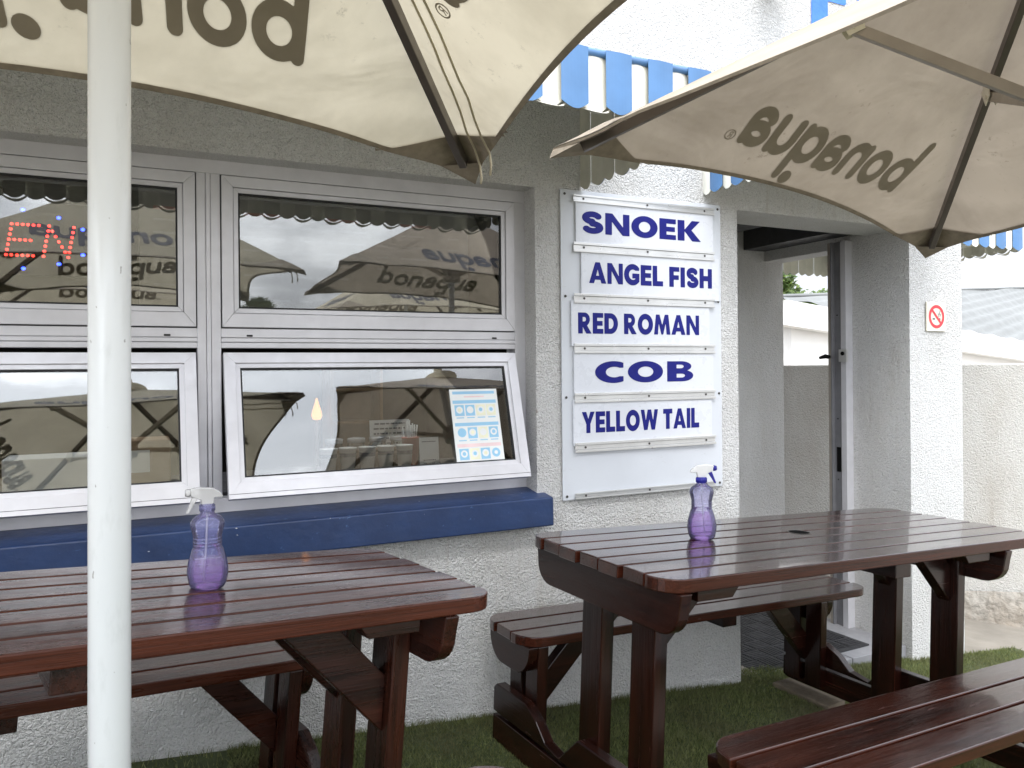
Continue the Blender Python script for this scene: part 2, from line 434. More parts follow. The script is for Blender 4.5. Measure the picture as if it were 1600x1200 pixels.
# ------------------------------------------------------------------ geometry helpers
class MB:
    def __init__(s):
        s.v, s.f, s.mi = [], [], []
    def add(s, vs, fs, mi=0):
        b = len(s.v)
        s.v += [tuple(p) for p in vs]
        for f in fs:
            s.f.append([b + i for i in f]); s.mi.append(mi)
        return s
    def box(s, x0, x1, y0, y1, z0, z1, mi=0, M=None):
        vs = [Vector((x, y, z)) for z in (z0, z1) for y in (y0, y1) for x in (x0, x1)]
        if M is not None:
            vs = [M @ p for p in vs]
        return s.add(vs, [(0, 2, 3, 1), (4, 5, 7, 6), (0, 1, 5, 4), (2, 6, 7, 3), (0, 4, 6, 2), (1, 3, 7, 5)], mi)
    def prism(s, poly, O, U, V, D, mi=0):
        """polygon given in (U,V), extruded along vector D"""
        O, U, V, D = map(Vector, (O, U, V, D))
        a = [O + U * p[0] + V * p[1] for p in poly]
        n = len(a)
        if U.cross(V).dot(D) < 0:
            a.reverse()
        fs = [list(range(n))[::-1], list(range(n, 2 * n))] + [(i, (i + 1) % n, n + (i + 1) % n, n + i) for i in range(n)]
        return s.add(a + [p + D for p in a], fs, mi)
    def tube(s, pts, r, n=8, mi=0, caps=True):
        pts = [Vector(p) for p in pts]
        rs = r if isinstance(r, (list, tuple)) else [r] * len(pts)
        prev = None
        vs = []
        for i, p in enumerate(pts):
            t = (pts[min(i + 1, len(pts) - 1)] - pts[max(i - 1, 0)]).normalized()
            if prev is None:
                a = t.orthogonal().normalized()
            else:
                a = (prev - t * prev.dot(t)).normalized()
            prev = a
            b = t.cross(a)
            vs += [p + (a * math.cos(2 * math.pi * k / n) + b * math.sin(2 * math.pi * k / n)) * rs[i] for k in range(n)]
        fs = [(i * n + k, i * n + (k + 1) % n, (i + 1) * n + (k + 1) % n, (i + 1) * n + k) for i in range(len(pts) - 1) for k in range(n)]
        if caps:
            fs += [list(range(n))[::-1], list(range((len(pts) - 1) * n, len(pts) * n))]
        return s.add(vs, fs, mi)
    def lathe(s, prof, n=32, c=(0, 0, 0), mi=0, caps=True, sy=1.0):
        vs = [(c[0] + r * math.cos(2 * math.pi * k / n), c[1] + sy * r * math.sin(2 * math.pi * k / n), c[2] + z) for r, z in prof for k in range(n)]
        m = len(prof)
        fs = [(i * n + k, i * n + (k + 1) % n, (i + 1) * n + (k + 1) % n, (i + 1) * n + k) for i in range(m - 1) for k in range(n)]
        if caps:
            fs += [list(range(n))[::-1], list(range((m - 1) * n, m * n))]
        return s.add(vs, fs, mi)
    def grid(s, fn, nu, nv, mi=0):
        vs = [fn(i / nu, j / nv) for j in range(nv + 1) for i in range(nu + 1)]
        fs = [(j * (nu + 1) + i, j * (nu + 1) + i + 1, (j + 1) * (nu + 1) + i + 1, (j + 1) * (nu + 1) + i) for j in range(nv) for i in range(nu)]
        return s.add(vs, fs, mi)
    def orient(s, d):
        d = Vector(d)
        for k, f in enumerate(s.f):
            p = [Vector(s.v[i]) for i in f]
            n = Vector((0, 0, 0))
            for a, b in zip(p, p[1:] + p[:1]):
                n += a.cross(b)
            if n.dot(d) < 0:
                s.f[k] = f[::-1]
        return s
    def build(s, name, mats, parent=None, smooth=False, bevel=0, solid=0, segs=2, inner=0):
        me = bpy.data.meshes.new(name)
        me.from_pydata([tuple(p) for p in s.v], [], s.f)
        ms = mats if isinstance(mats, (list, tuple)) else [mats]
        for x in ms:
            me.materials.append(x)
        if len(ms) > 1:
            me.polygons.foreach_set('material_index', s.mi)
        if smooth:
            me.polygons.foreach_set('use_smooth', [True] * len(me.polygons))
        me.update()
        o = bpy.data.objects.new(name, me)
        S.collection.objects.link(o)
        if parent is not None:
            o.parent = parent
        if solid:
            k = o.modifiers.new('thickness', 'SOLIDIFY'); k.thickness = solid; k.offset = -1 if inner else 0; k.material_offset = inner * 2
        if bevel:
            k = o.modifiers.new('bevel', 'BEVEL'); k.width = bevel; k.segments = segs; k.limit_method = 'ANGLE'; k.angle_limit = R(35)
        if smooth == 'auto':
            pass
        return o
def tag(o, label, cat, group=None, kind=None):
    o['label'] = label; o['category'] = cat
    if group: o['group'] = group
    if kind: o['kind'] = kind
    return o
def struct(o, kind='structure'):
    o['kind'] = kind
    return o
def thing(name, label, cat, loc=(0, 0, 0), group=None, M=None):
    o = bpy.data.objects.new(name, None)
    S.collection.objects.link(o)
    o.empty_display_size = .1
    if M is not None:
        o.matrix_world = M
    else:
        o.location = loc
    return tag(o, label, cat, group)
def copy_tree(o, parent=None):
    c = o.copy(); S.collection.objects.link(c)
    if parent is not None: c.parent = parent
    for ch in list(o.children): copy_tree(ch, c)
    return c
def frame(O, u, v):
    u = Vector(u).normalized(); v = Vector(v); v = (v - u * v.dot(u)).normalized(); w = u.cross(v)
    M = Matrix((u, v, w)).transposed().to_4x4()
    return Matrix.Translation(O) @ M
def gz(x, y=0):
    return .127 - .085 * max(-1.5, min(x, 6.0))

# ---- lettering: signed fields -> marching squares -> mesh
def f_caps(x, y, ax, ay, bx, by, r):
    dx, dy = bx - ax, by - ay
    t = np.clip(((x - ax) * dx + (y - ay) * dy) / max(dx * dx + dy * dy, 1e-9), 0, 1)
    return np.hypot(x - ax - t * dx, y - ay - t * dy) - r
def f_poly(x, y, pts):
    d = np.full(x.shape, 1e9); ins = np.zeros(x.shape, bool)
    n = len(pts)
    for i in range(n):
        ax, ay = pts[i]; bx, by = pts[(i + 1) % n]
        d = np.minimum(d, f_caps(x, y, ax, ay, bx, by, 0))
        if ay != by:
            c = ((ay > y) != (by > y)) & (x < (bx - ax) * (y - ay) / (by - ay) + ax)
            ins ^= c
    return np.where(ins, -d, d)
def f_box(x, y, x0, x1, y0, y1):
    return np.maximum(np.abs(x - (x0 + x1) / 2) - (x1 - x0) / 2, np.abs(y - (y0 + y1) / 2) - (y1 - y0) / 2)
def f_ell(x, y, cx, cy, rx, ry):
    return (np.hypot((x - cx) / rx, (y - cy) / ry) - 1) * min(rx, ry)
def f_path(x, y, pts, r):
    d = np.full(x.shape, 1e9)
    for a, b in zip(pts, pts[1:]):
        d = np.minimum(d, f_caps(x, y, *a, *b, r))
    return d
mn, mxm = np.minimum, np.maximum
def arc(cx, cy, rx, ry, a0, a1, n=14):
    return [(cx + rx * math.cos(R(a0 + (a1 - a0) * i / n)), cy + ry * math.sin(R(a0 + (a1 - a0) * i / n))) for i in range(n + 1)]
def g_round(ch, x, y):            # rounded lower-case letters, x-height 1
    r = .131
    if ch == 'b': return mn(f_caps(x, y, r, r, r, 1.42, r), f_path(x, y, arc(.5, .5, .37, .37, 0, 360, 28), r)), 1.0
    if ch == 'o': return f_path(x, y, arc(.5, .5, .37, .37, 0, 360, 28), r), 1.0
    if ch == 'n': return mn(f_caps(x, y, r, r, r, .87, r), f_path(x, y, [(r, .5)] + arc(.45, .55, .325, .32, 180, 0) + [(.775, r)], r)), .9
    if ch == 'u': return mn(f_caps(x, y, .775, .87, .775, r, r), f_path(x, y, [(r, .87)] + arc(.45, .45, .325, .32, 180, 360) + [(.775, .5)], r)), .9
    if ch == 'a': return mn(f_path(x, y, arc(.46, .62, .30, .255, 155, 0) + [(.76, r)], r), f_path(x, y, arc(.43, .33, .31, .205, 0, 360, 24), r)), .88
    if ch == 'q': return mn(mn(f_path(x, y, arc(.5, .5, .37, .37, 0, 360, 28), r), f_caps(x, y, .87, .87, .89, -.40, r)), f_ell(x, y, .50, -.42, .205, .185)), 1.0
    if ch == '@': return mn(f_path(x, y, arc(.14, .12, .12, .12, 0, 360, 20), .014), mn(mn(f_caps(x, y, .10, .05, .10, .19, .012), f_path(x, y, [(.10, .19), (.15, .19), (.17, .155), (.15, .12), (.10, .12)], .012)), f_caps(x, y, .13, .12, .17, .05, .012))), .28
def g_heavy(ch, x, y):            # extra bold capitals, cap height 1
    b = lambda *a: f_box(x, y, *a)
    p = lambda *a: f_poly(x, y, a)
    if ch == 'I': return b(0, .30, 0, 1), .30
    if ch == 'L': return mn(b(0, .30, 0, 1), b(0, .68, 0, .25)), .68
    if ch == 'T': return mn(b(.22, .53, 0, 1), b(0, .75, .76, 1)), .75
    if ch == 'H': return mn(mn(b(0, .29, 0, 1), b(.58, .87, 0, 1)), b(0, .87, .37, .63)), .87
    if ch == 'E': return mn(mn(b(0, .30, 0, 1), b(0, .70, 0, .235)), mn(b(0, .70, .765, 1), b(0, .66, .385, .615))), .70
    if ch == 'F': return mn(mn(b(0, .30, 0, 1), b(0, .68, .765, 1)), b(0, .64, .36, .59)), .68
    if ch == 'N': return mn(mn(b(0, .26, 0, 1), b(.70, .96, 0, 1)), p((0, 1), (.28, 1), (.96, 0), (.68, 0))), .96
    if ch == 'M': return p((0, 0), (.14, 1), (.40, 1), (.59, .48), (.78, 1), (1.04, 1), (1.18, 0), (.90, 0), (.84, .56), (.66, 0), (.52, 0), (.34, .56), (.28, 0)), 1.18
    if ch == 'A': return mxm(p((0, 0), (.38, 1), (.66, 1), (1.04, 0), (.74, 0), (.68, .17), (.36, .17), (.30, 0)), -p((.43, .36), (.61, .36), (.52, .68))), 1.04
    if ch == 'Y': return p((.0, 1), (.32, 1), (.47, .67), (.62, 1), (.94, 1), (.62, .42), (.62, 0), (.32, 0), (.32, .42)), .94
    if ch == 'W': return p((0, 1), (.29, 1), (.40, .46), (.55, 1), (.83, 1), (.98, .46), (1.09, 1), (1.38, 1), (1.13, 0), (.85, 0), (.69, .52), (.53, 0), (.25, 0)), 1.38
    if ch == 'K': return mn(b(0, .30, 0, 1), p((.28, .52), (.62, 1), (.98, 1), (.60, .54), (1.02, 0), (.63, 0), (.28, .50))), 1.02
    if ch == 'O': return mxm(f_ell(x, y, .54, .5, .54, .52), -f_ell(x, y, .54, .5, .235, .25)), 1.08
    if ch == 'D': return mxm(mn(b(0, .45, 0, 1), mxm(f_ell(x, y, .42, .5, .50, .5), -(x - .40))), -mn(b(.30, .42, .25, .75), mxm(f_ell(x, y, .40, .5, .22, .25), -(x - .40)))), .92
    if ch == 'C': return mxm(mxm(mxm(f_ell(x, y, .54, .5, .54, .52), x - .83), -f_ell(x, y, .56, .5, .25, .25)), -b(.60, 1.2, .30, .70)), .83
    if ch == 'G': return mn(mxm(mxm(mxm(f_ell(x, y, .54, .5, .54, .52), x - .96), -f_ell(x, y, .56, .5, .25, .25)), -b(.60, 1.2, .56, .70)), mxm(b(.52, .97, .16, .56), -mxm(f_ell(x, y, .56, .5, .25, .25), y - .32))), .98
    if ch == 'S':
        c = arc(.43, .715, .255, .165, 28, 268, 20) + arc(.45, .285, .275, .165, 92, -152, 20)
        return mxm(f_path(x, y, c, .135), np.abs(y - .5) - .52), .86
    if ch == 'R' or ch == 'P':
        top = mxm(mn(b(0, .45, .36, 1), mxm(f_ell(x, y, .43, .68, .34, .32), -(x - .40))), -mn(b(.28, .42, .575, .79), mxm(f_ell(x, y, .40, .682, .12, .107), -(x - .40))))
        o = mn(b(0, .30, 0, 1), top)
        return (o, .78) if ch == 'P' else (mn(o, p((.30, .42), (.56, .42), (.88, 0), (.53, 0), (.30, .32))), .88)
    if ch == 'B':
        lo = mxm(mn(b(0, .50, 0, .56), mxm(f_ell(x, y, .48, .285, .36, .285), -(x - .45))), -mn(b(.30, .46, .19, .38), mxm(f_ell(x, y, .46, .285, .11, .095), -(x - .45))))
        hi = mxm(mn(b(0, .46, .50, 1), mxm(f_ell(x, y, .44, .745, .34, .255), -(x - .42))), -mn(b(.30, .43, .65, .83), mxm(f_ell(x, y, .43, .74, .10, .09), -(x - .42))))
        return mn(mn(lo, hi), b(0, .30, 0, 1)), .84
def march(field, x0, x1, y0, y1, n):
    nx = max(8, int(n * (x1 - x0))); ny = max(8, int(n * (y1 - y0)))
    xs = np.linspace(x0, x1, nx + 1); ys = np.linspace(y0, y1, ny + 1)
    X, Y = np.meshgrid(xs, ys)
    F = field(X, Y)
    polys = []
    for j in range(ny):
        row_start = None
        for i in range(nx + 1):
            full = i < nx and F[j, i] < 0 and F[j, i + 1] < 0 and F[j + 1, i] < 0 and F[j + 1, i + 1] < 0
            if full:
                if row_start is None: row_start = i
                if i - row_start >= 5:
                    polys.append([(xs[row_start], ys[j]), (xs[i + 1], ys[j]), (xs[i + 1], ys[j + 1]), (xs[row_start], ys[j + 1])]); row_start = None
                continue
            if row_start is not None:
                polys.append([(xs[row_start], ys[j]), (xs[i], ys[j]), (xs[i], ys[j + 1]), (xs[row_start], ys[j + 1])]); row_start = None
            if i == nx: continue
            c = [(i, j), (i + 1, j), (i + 1, j + 1), (i, j + 1)]
            vals = [F[q[1], q[0]] for q in c]
            if min(vals) >= 0: continue
            out = []
            for k in range(4):
                a, b2 = c[k], c[(k + 1) % 4]; fa, fb = vals[k], vals[(k + 1) % 4]
                pa = (xs[a[0]], ys[a[1]]); pb = (xs[b2[0]], ys[b2[1]])
                if fa < 0: out.append(pa)
                if (fa < 0) != (fb < 0):
                    t = fa / (fa - fb)
                    out.append((pa[0] + (pb[0] - pa[0]) * t, pa[1] + (pb[1] - pa[1]) * t))
            if len(out) >= 3: polys.append(out)
    return polys
GCACHE = {}
def glyph(kind, ch, n):
    key = (kind, ch, n)
    if key not in GCACHE:
        fn = g_round if kind == 'round' else g_heavy
        w = fn(ch, np.zeros((1, 1)), np.zeros((1, 1)))[1]
        lo, hi = (-.66, 1.6) if kind == 'round' else (-.06, 1.06)
        GCACHE[key] = (march(lambda x, y: fn(ch, x, y)[0], -.06, w + .06, lo, hi, n), w)
    return GCACHE[key]
def layout(kind, text, n=34, gap=.09, space=.34):
    """-> polygons with the text from 0..1 in x, cap/x-height 1 in y, and its natural width"""
    x = 0; out = []
    for ch in text:
        if ch == ' ':
            x += space; continue
        ps, w = glyph(kind, ch, n)
        out += [[(a + x, b) for a, b in p] for p in ps]
        x += w + gap
    x -= gap
    return [[(a / x, b) for a, b in p] for p in out], x
def text_mesh(mb, polys, fn, mi=0):
    for p in polys:
        mb.add([fn(a, b) for a, b in p], [list(range(len(p)))], mi)

# ------------------------------------------------------------------ ground
WY, FY = 2.95, 3.05
mb = MB()
xs = [-400, -60, -1.5, 6.0, 60, 400]; ys = [-400, -60, -9, 40, 400]
mb.add([(x, y, gz(x) - .012) for y in ys for x in xs],
       [(j * 6 + i, j * 6 + i + 1, (j + 1) * 6 + i + 1, (j + 1) * 6 + i) for j in range(4) for i in range(5)])
struct(mb.build('ground', M_PAVE))
mb = MB()
for x0, x1 in ((2.7, 6.0), (6.0, 12.0)):
    mb.add([(x0, -2.5, gz(x0) - .008), (x1, -2.5, gz(x1) - .008), (x1, 14, gz(x1) - .008), (x0, 14, gz(x0) - .008)], [(0, 1, 2, 3)])
struct(mb.build('pavement', M_PAVE))
mb = MB()
mb.add([(-60, -9.5, .2585), (60, -9.5, -.379), (60, -17, -.379), (-60, -17, .2585)], [(0, 1, 2, 3)])
mb.v = [(x, y, gz(x) + .004 - .004) for x, y, z in mb.v]
mb.add([(-60, -9.5, 0)], [])
mb2 = MB()
for i in range(12):
    x0, x1 = -60 + i * 10, -50 + i * 10
    if x1 <= -1.5 or x0 >= 6: segs_ = [(x0, x1)]
    else:
        cuts = sorted({x0, x1} | {c for c in (-1.5, 6.0) if x0 < c < x1}); segs_ = list(zip(cuts, cuts[1:]))
    for a, b in segs_:
        mb2.add([(a, -17, gz(a) - .006), (b, -17, gz(b) - .006), (b, -9.5, gz(b) - .006), (a, -9.5, gz(a) - .006)], [(0, 1, 2, 3)])
struct(mb2.build('street', M_STREET))
mb = MB()
def turf_edge(x):
    return 2.95 if x < 2.68 else (3.06 if x < 3.93 else 2.96)
for x0, x1, y1 in ((-2.5, -1.5, 2.95), (-1.5, 2.68, 2.95), (2.68, 3.93, 3.03), (3.93, 4.85, 2.95)):
    mb.add([(x0, -2.5, gz(x0) - .004), (x1, -2.5, gz(x1) - .004), (x1, y1, gz(x1) - .004), (x0, y1, gz(x0) - .004)], [(0, 1, 2, 3)])
struct(mb.build('turf_base', M_TURF))
# blades
def blades(n, x0, x1, y0, y1, h0, h1, w):
    x = rng.uniform(x0, x1, n); y = rng.uniform(y0, y1, n)
    keep = np.ones(n, bool)
    keep &= ~((y > 2.945) & ((x < 2.69) | (x > 3.92)))
    keep &= (x < 4.72 + .10 * np.sin(y * 9) + rng.normal(0, .035, n))
    x, y = x[keep], y[keep]; n = len(x)
    z = .127 - .085 * np.clip(x, -1.5, 6) - .006
    patch = .8 + .28 * np.sin(x * 5.1 + 2 * np.sin(y * 4.3)) * np.cos(y * 6.7 + x)
    wall_lift = 1 + .8 * np.exp(-np.abs(y - 2.93) / .04)
    h = rng.uniform(h0, h1, n) * patch * wall_lift; a = rng.uniform(0, 2 * np.pi, n); l = rng.uniform(.15, .9, n) * h
    d = rng.uniform(0, 2 * np.pi, n)
    P = np.empty((n, 3, 3))
    P[:, 0] = np.stack([x + np.cos(a) * w, y + np.sin(a) * w, z], 1)
    P[:, 1] = np.stack([x - np.cos(a) * w, y - np.sin(a) * w, z], 1)
    P[:, 2] = np.stack([x + np.cos(d) * l, np.minimum(y + np.sin(d) * l, np.where((x < 2.68) | (x > 3.93), 2.944, 9)), z + h], 1)
    return P.reshape(-1, 3)
P = np.concatenate([blades(240000, .3, 4.85, 1.5, 3.10, .012, .026, .0019), blades(40000, -2.4, 4.85, -.6, 1.5, .012, .028, .0024), blades(15000, -2.4, .3, 1.5, 2.95, .012, .028, .0022)])
me = bpy.data.meshes.new('grass')
nv = len(P)
me.vertices.add(nv); me.vertices.foreach_set('co', P.ravel())
me.loops.add(nv); me.loops.foreach_set('vertex_index', np.arange(nv, dtype=np.int32))
me.polygons.add(nv // 3); me.polygons.foreach_set('loop_start', np.arange(0, nv, 3, dtype=np.int32))
me.update(calc_edges=True); me.validate()
me.materials.append(M_GRASS)
go = bpy.data.objects.new('grass', me); S.collection.objects.link(go)
struct(go, 'stuff')
# tiled step in the doorway
mb = MB()
tz = -.135
for i in range(3):
    for j in range(2):
        x0 = 2.30 + i * .60; y0 = 2.985 + j * .60
        x1 = min(x0 + .594, 3.925)
        mb.box(max(x0, 2.69), x1, y0, min(y0 + .594, 4.055), tz - .12, tz)
struct(mb.build('tiled_floor', M_TILE, bevel=.003))
tag(MB().build('x', M_MAT), '', '') if False else None

# ------------------------------------------------------------------ the restaurant building
bld = thing('restaurant_building', 'white roughcast restaurant building with a wide aluminium window and an open doorway', 'building', (0, 0, 0))
OX0, OX1, OZ0, OZ1 = -1.06, 1.56, .905, 2.222      # window opening
DZ, DX0, DX1, PX1 = 2.215, 2.68, 3.93, 4.385
TOP, BACK = 4.7, 3.24
mb = MB()
mb.box(-6, OX0, WY, BACK, -.6, TOP)
mb.box(OX0, OX1, WY, BACK, -.6, OZ0)
mb.box(OX0, OX1, WY, BACK, OZ1, TOP)
mb.box(OX1, DX0, WY, BACK, -.6, TOP)
mb.box(DX0, DX1, WY, BACK, DZ, TOP)
mb.build('wall', M_WALL, bld)
mb = MB()
mb.box(DX1, PX1, WY, 3.47, -.6, 2.166)
mb.box(DX1, PX1, WY, 3.47, 2.166, TOP)
mb.build('pillar', M_WALL, bld)
mb = MB()
mb.box(DX1, 4.10, 3.47, 4.06, 2.166, TOP)
mb.box(2.66, 4.10, 4.06, 4.22, -.6, TOP)
mb.build('porch_wall', M_WALL, bld)
mb = MB()
mb.box(-6, 2.66, 7.0, 7.2, -.6, 2.80)
mb.box(-6, -5.8, BACK, 7.0, -.6, 2.80)
mb.box(2.52, 2.66, BACK, 7.0, -.6, 2.60)
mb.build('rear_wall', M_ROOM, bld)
CUTX0, CUTX1, CUTY0, CUTY1 = -1.0, 2.2, 3.30, 4.20        # added opening, out of view, that lets daylight onto the counter
def holed(mb, x0, x1, y0, y1, z0, z1):
    mb.box(x0, CUTX0, y0, y1, z0, z1); mb.box(CUTX1, x1, y0, y1, z0, z1)
    mb.box(CUTX0, CUTX1, y0, CUTY0, z0, z1); mb.box(CUTX0, CUTX1, CUTY1, y1, z0, z1)
mb = MB()
holed(mb, -6, 4.1, BACK, 7.2, 2.80, 2.95)
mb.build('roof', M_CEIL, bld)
mb = MB()
holed(mb, -5.8, 2.52, BACK, 7.0, 2.60, 2.65)
mb.box(2.66, DX1, BACK, 4.055, 2.40, 2.45)
for x0, x1, z0 in ((3.74, 3.925, 2.235), (3.30, 3.48, 2.30), (2.86, 3.02, 2.30)):
    mb.box(x0, x1, BACK + .002, 4.055, z0, 2.40)
mb.build('ceiling', M_CEIL, bld)
mb = MB(); mb.box(-5.8, 2.52, BACK, 7.0, -.4, .10)
mb.build('inside_floor', M_CEIL, bld)
# blue sill with a worn edge
mb = MB()
mb.prism([(WY - .075, .785), (WY - .072, .905), (FY + .02, .932), (FY + .02, .91), (WY, .90), (WY, .785)], (-1.25, 0, 0), (0, 1, 0), (0, 0, 1), (2.85, 0, 0))
mb.build('window_sill', M_SILL, bld, bevel=.006)
# window: outer frame, four sashes each with frame and pane
mb = MB()
f = .05
def fbar(x0, x1, z0, z1, y0=FY - .0, y1=FY + .06):
    mb.box(x0, x1, y0, y1, z0, z1)
X0, XM, X1, Z0, ZT, Z1 = -1.02, .262, 1.532, .945, 1.5535, 2.212
fbar(X0 - .04, X1 + .03, Z1 - .040, Z1 + .012)
fbar(X0 - .04, X1 + .03, Z0 - .02, Z0 + .035)
fbar(X0 - .04, X0 + .022, Z0 + .035, Z1 - .04)
fbar(X1 - .022, X1 + .03, Z0 + .035, Z1 - .04)
fbar(XM - .040, XM - .0085, Z0 + .035, Z1 - .04); fbar(XM + .0085, XM + .042, Z0 + .035, Z1 - .04)
fbar(XM - .0075, XM + .0075, Z0 + .035, Z1 - .04, FY - .003)
for a, b in ((X0 + .022, XM - .040), (XM + .042, X1 - .022)):
    fbar(a, b, ZT + .018, ZT + .052)
    fbar(a, b, ZT - .021, ZT + .0)
    fbar(a, b, ZT + .001, ZT + .017, FY - .003)
    for q in (a + .10, b - .10):
        mb.box(q - .011, q + .011, FY - .0045, FY, ZT + .022, ZT + .029, 1)
win = mb.build('window_frame', [M_ALU, M_GAP], bld, bevel=.0025)
def sash(x0, x1, z0, z1, tilt=0):
    """frame and pane drawn from the hinge line (top edge) downward"""
    H = z1 - z0
    ct, st = math.cos(tilt), math.sin(tilt)
    M = Matrix.Translation((0, FY - .004, z1)) @ Matrix.Rotation(-tilt, 4, 'X')
    a = MB(); w = .046; bd = .022
    def ring(mbx, ax0, ax1, az0, az1, wd, y0, y1, mi=0, bottom=0):
        mbx.prism([(ax0, az1), (ax1, az1), (ax1 - wd, az1 - wd), (ax0 + wd, az1 - wd)], (0, y0, 0), (1, 0, 0), (0, 0, 1), (0, y1 - y0, 0), mi)
        mbx.prism([(ax0, az0), (ax1, az0), (ax1 - wd, az0 + wd + bottom), (ax0 + wd, az0 + wd + bottom)], (0, y0, 0), (1, 0, 0), (0, 0, 1), (0, y1 - y0, 0), mi)
        mbx.prism([(ax0, az0), (ax0 + wd, az0 + wd + bottom), (ax0 + wd, az1 - wd), (ax0, az1)], (0, y0, 0), (1, 0, 0), (0, 0, 1), (0, y1 - y0, 0), mi)
        mbx.prism([(ax1, az0), (ax1 - wd, az0 + wd + bottom), (ax1 - wd, az1 - wd), (ax1, az1)], (0, y0, 0), (1, 0, 0), (0, 0, 1), (0, y1 - y0, 0), mi)
    g = .004 if not tilt else .006
    bt = .018 if tilt else .012
    ring(a, x0 + g, x1 - g, -H + g, -g, w - .006, -.006, .035, 0, bt)
    ring(a, x0 + w - .001, x1 - w + .001, -H + w + bt - .001, -w + .001, bd - .004, .002, .03)
    ring(a, x0 + w + bd - .006, x1 - w - bd + .006, -H + w + bt + bd - .006, -w - bd + .006, .007, .006, .022, 1)
    if tilt:
        a.box(x0 + g, x1 - g, -.0075, -.006, -H + g + .016, -H + g + .0175, 1)
    a.v = [M @ Vector(p) for p in a.v]
    fr = a.build('sash', [M_ALU, M_GAP], bld, bevel=.0018)
    b = MB()
    b.box(x0 + w + bd - .004, x1 - w - bd + .004, .012, .017, -H + w + bt + bd - .004, -w - bd + .004)
    b.v = [M @ Vector(p) for p in b.v]
    b.build('pane', M_GLASS, fr)
    return fr, M
UZ0, UZ1 = ZT + .052, Z1 - .040
LZ0, LZ1 = Z0 + .035, ZT - .021
sash(X0 + .022, XM - .040, UZ0, UZ1); sash(XM + .042, X1 - .022, UZ0, UZ1)
TILT = R(15.5)
fr_l, M_SL = sash(X0 + .022, XM - .040, LZ0 - .010, LZ1 - .012, TILT)
fr_r, M_SR = sash(XM + .042, X1 - .022, LZ0 - .010, LZ1 - .012, TILT)
# black gaps behind the fixed sashes
mb = MB()
for a, b, c, d in ((X0 + .022, XM - .04, UZ0, UZ1), (XM + .042, X1 - .022, UZ0, UZ1)):
    mb.box(a, a + .008, FY + .01, FY + .055, c, d); mb.box(b - .008, b, FY + .01, FY + .055, c, d)
    mb.box(a + .008, b - .008, FY + .01, FY + .055, d - .008, d); mb.box(a + .008, b - .008, FY + .01, FY + .055, c, c + .006)
mb.build('gasket', M_GAP, win)
# door frame on the pillar
mb = MB()
mb.box(3.872, 3.929, 3.334, 3.372, -.22, 2.20, 0)
mb.box(3.882, 3.928, 3.373, 3.425, -.22, 2.20, 1)
mb.box(3.858, 3.926, 3.426, 3.436, -.22, 2.20, 1)
mb.box(3.866, 3.926, 3.4365, 3.462, -.22, 2.20, 2)
for z in (.35, .75, 1.12, 1.75):
    mb.box(3.8715, 3.8725, 3.394, 3.402, z, z + .008, 3)
mb.box(3.879, 3.882, 3.385, 3.415, .80, .95, 3)
df = mb.build('door_frame', [M_ALU, M_ALUD, M_STRUT, M_BLACK], bld, bevel=.002)
mb = MB()
mb.box(3.856, 3.872, 3.318, 3.375, 1.47, 1.545, 0)
mb.lathe([(.012, 0), (.012, .006), (.006, .006), (.006, .007)], 16, (0, 0, 0), 1)
for i in range(len(mb.v) - 64, len(mb.v)):
    x, y, z = mb.v[i]; mb.v[i] = (3.856 - z, 3.345 + x, 1.52 + y)
mb.build('lock', [M_RAIL, M_BLACK], df, bevel=.002)
mb = MB()
mb.tube([(3.86, 3.45, 1.50), (3.835, 3.455, 1.505), (3.80, 3.47, 1.495)], [.012, .014, .008], 8)
mb.build('handle', M_BLACK, df, smooth=True)
# painted letters high on the wall: F and the start of the next letter, half hidden by an umbrella
for ch, lx, lw in (('F', 3.19, .27), ('I', 3.53, .11)):
    mb = MB(); ps, w = layout('heavy', ch, 30)
    text_mesh(mb, ps, lambda a, b: (lx + a * lw, WY - .004, 3.22 + b * .40))
    mb.build('painted_lettering', M_SIGNBLUE, bld)

# ------------------------------------------------------------------ wall fittings
fl = thing('floodlight', 'round cream rimmed floodlight high on the white wall, cut by the photo top', 'wall lamp', (2.86, WY, 3.36))
mb = MB(); mb.lathe([(.012, 0), (.05, 0), (.05, .02), (.02, .03), (.02, .12)], 20)
mb.v = [(x, -z, y) for x, y, z in mb.v]
mb.build('bracket', M_CREAM, fl, smooth=False, bevel=.003)
mb = MB(); mb.lathe([(.03, .12), (.075, .12), (.085, .07), (.082, .0), (.07, -.002), (.068, .02), (.02, .03)], 28, caps=False)
mb.v = [(x, y - .14, z - .06) for x, y, z in mb.v]
mb.build('lamp_shade', M_CREAM, fl, smooth=True)
mb = MB(); mb.lathe([(.001, .0), (.068, .004)], 28, (0, -.14, -.05), caps=False)
mb.build('lens', M_RAIL, fl, smooth=True)

ns = thing('no_smoking_sign', 'square cream no smoking sign with a red barred ring on the pillar', 'sign', (4.142, WY - .012, 1.722))
mb = MB(); mb.box(-.083, .083, 0, .008, -.083, .083)
mb.build('plate', M_CREAM, ns, bevel=.002)
mb = MB()
fld = lambda x, y: mn(np.abs(np.hypot(x, y) - .058) - .009, mxm(f_caps(x, y, -.041, .041, .041, -.041, .0075), np.hypot(x, y) - .058))
text_mesh(mb, march(fld, -.075, .075, -.075, .075, 420), lambda a, b: (a, -.0015, b))
fld = lambda x, y: mn(mn(f_box(x, y, -.034, -.012, -.018, -.008), f_box(x, y, .022, .034, -.018, -.008)), mn(f_path(x, y, [(.030, 0), (.034, .012), (.024, .018), (.030, .032)], .0022), f_path(x, y, [(.018, .0), (.021, .012), (.013, .018)], .0022)))
text_mesh(mb, march(fld, -.05, .05, -.03, .05, 700), lambda a, b: (a, -.001, b), 1)
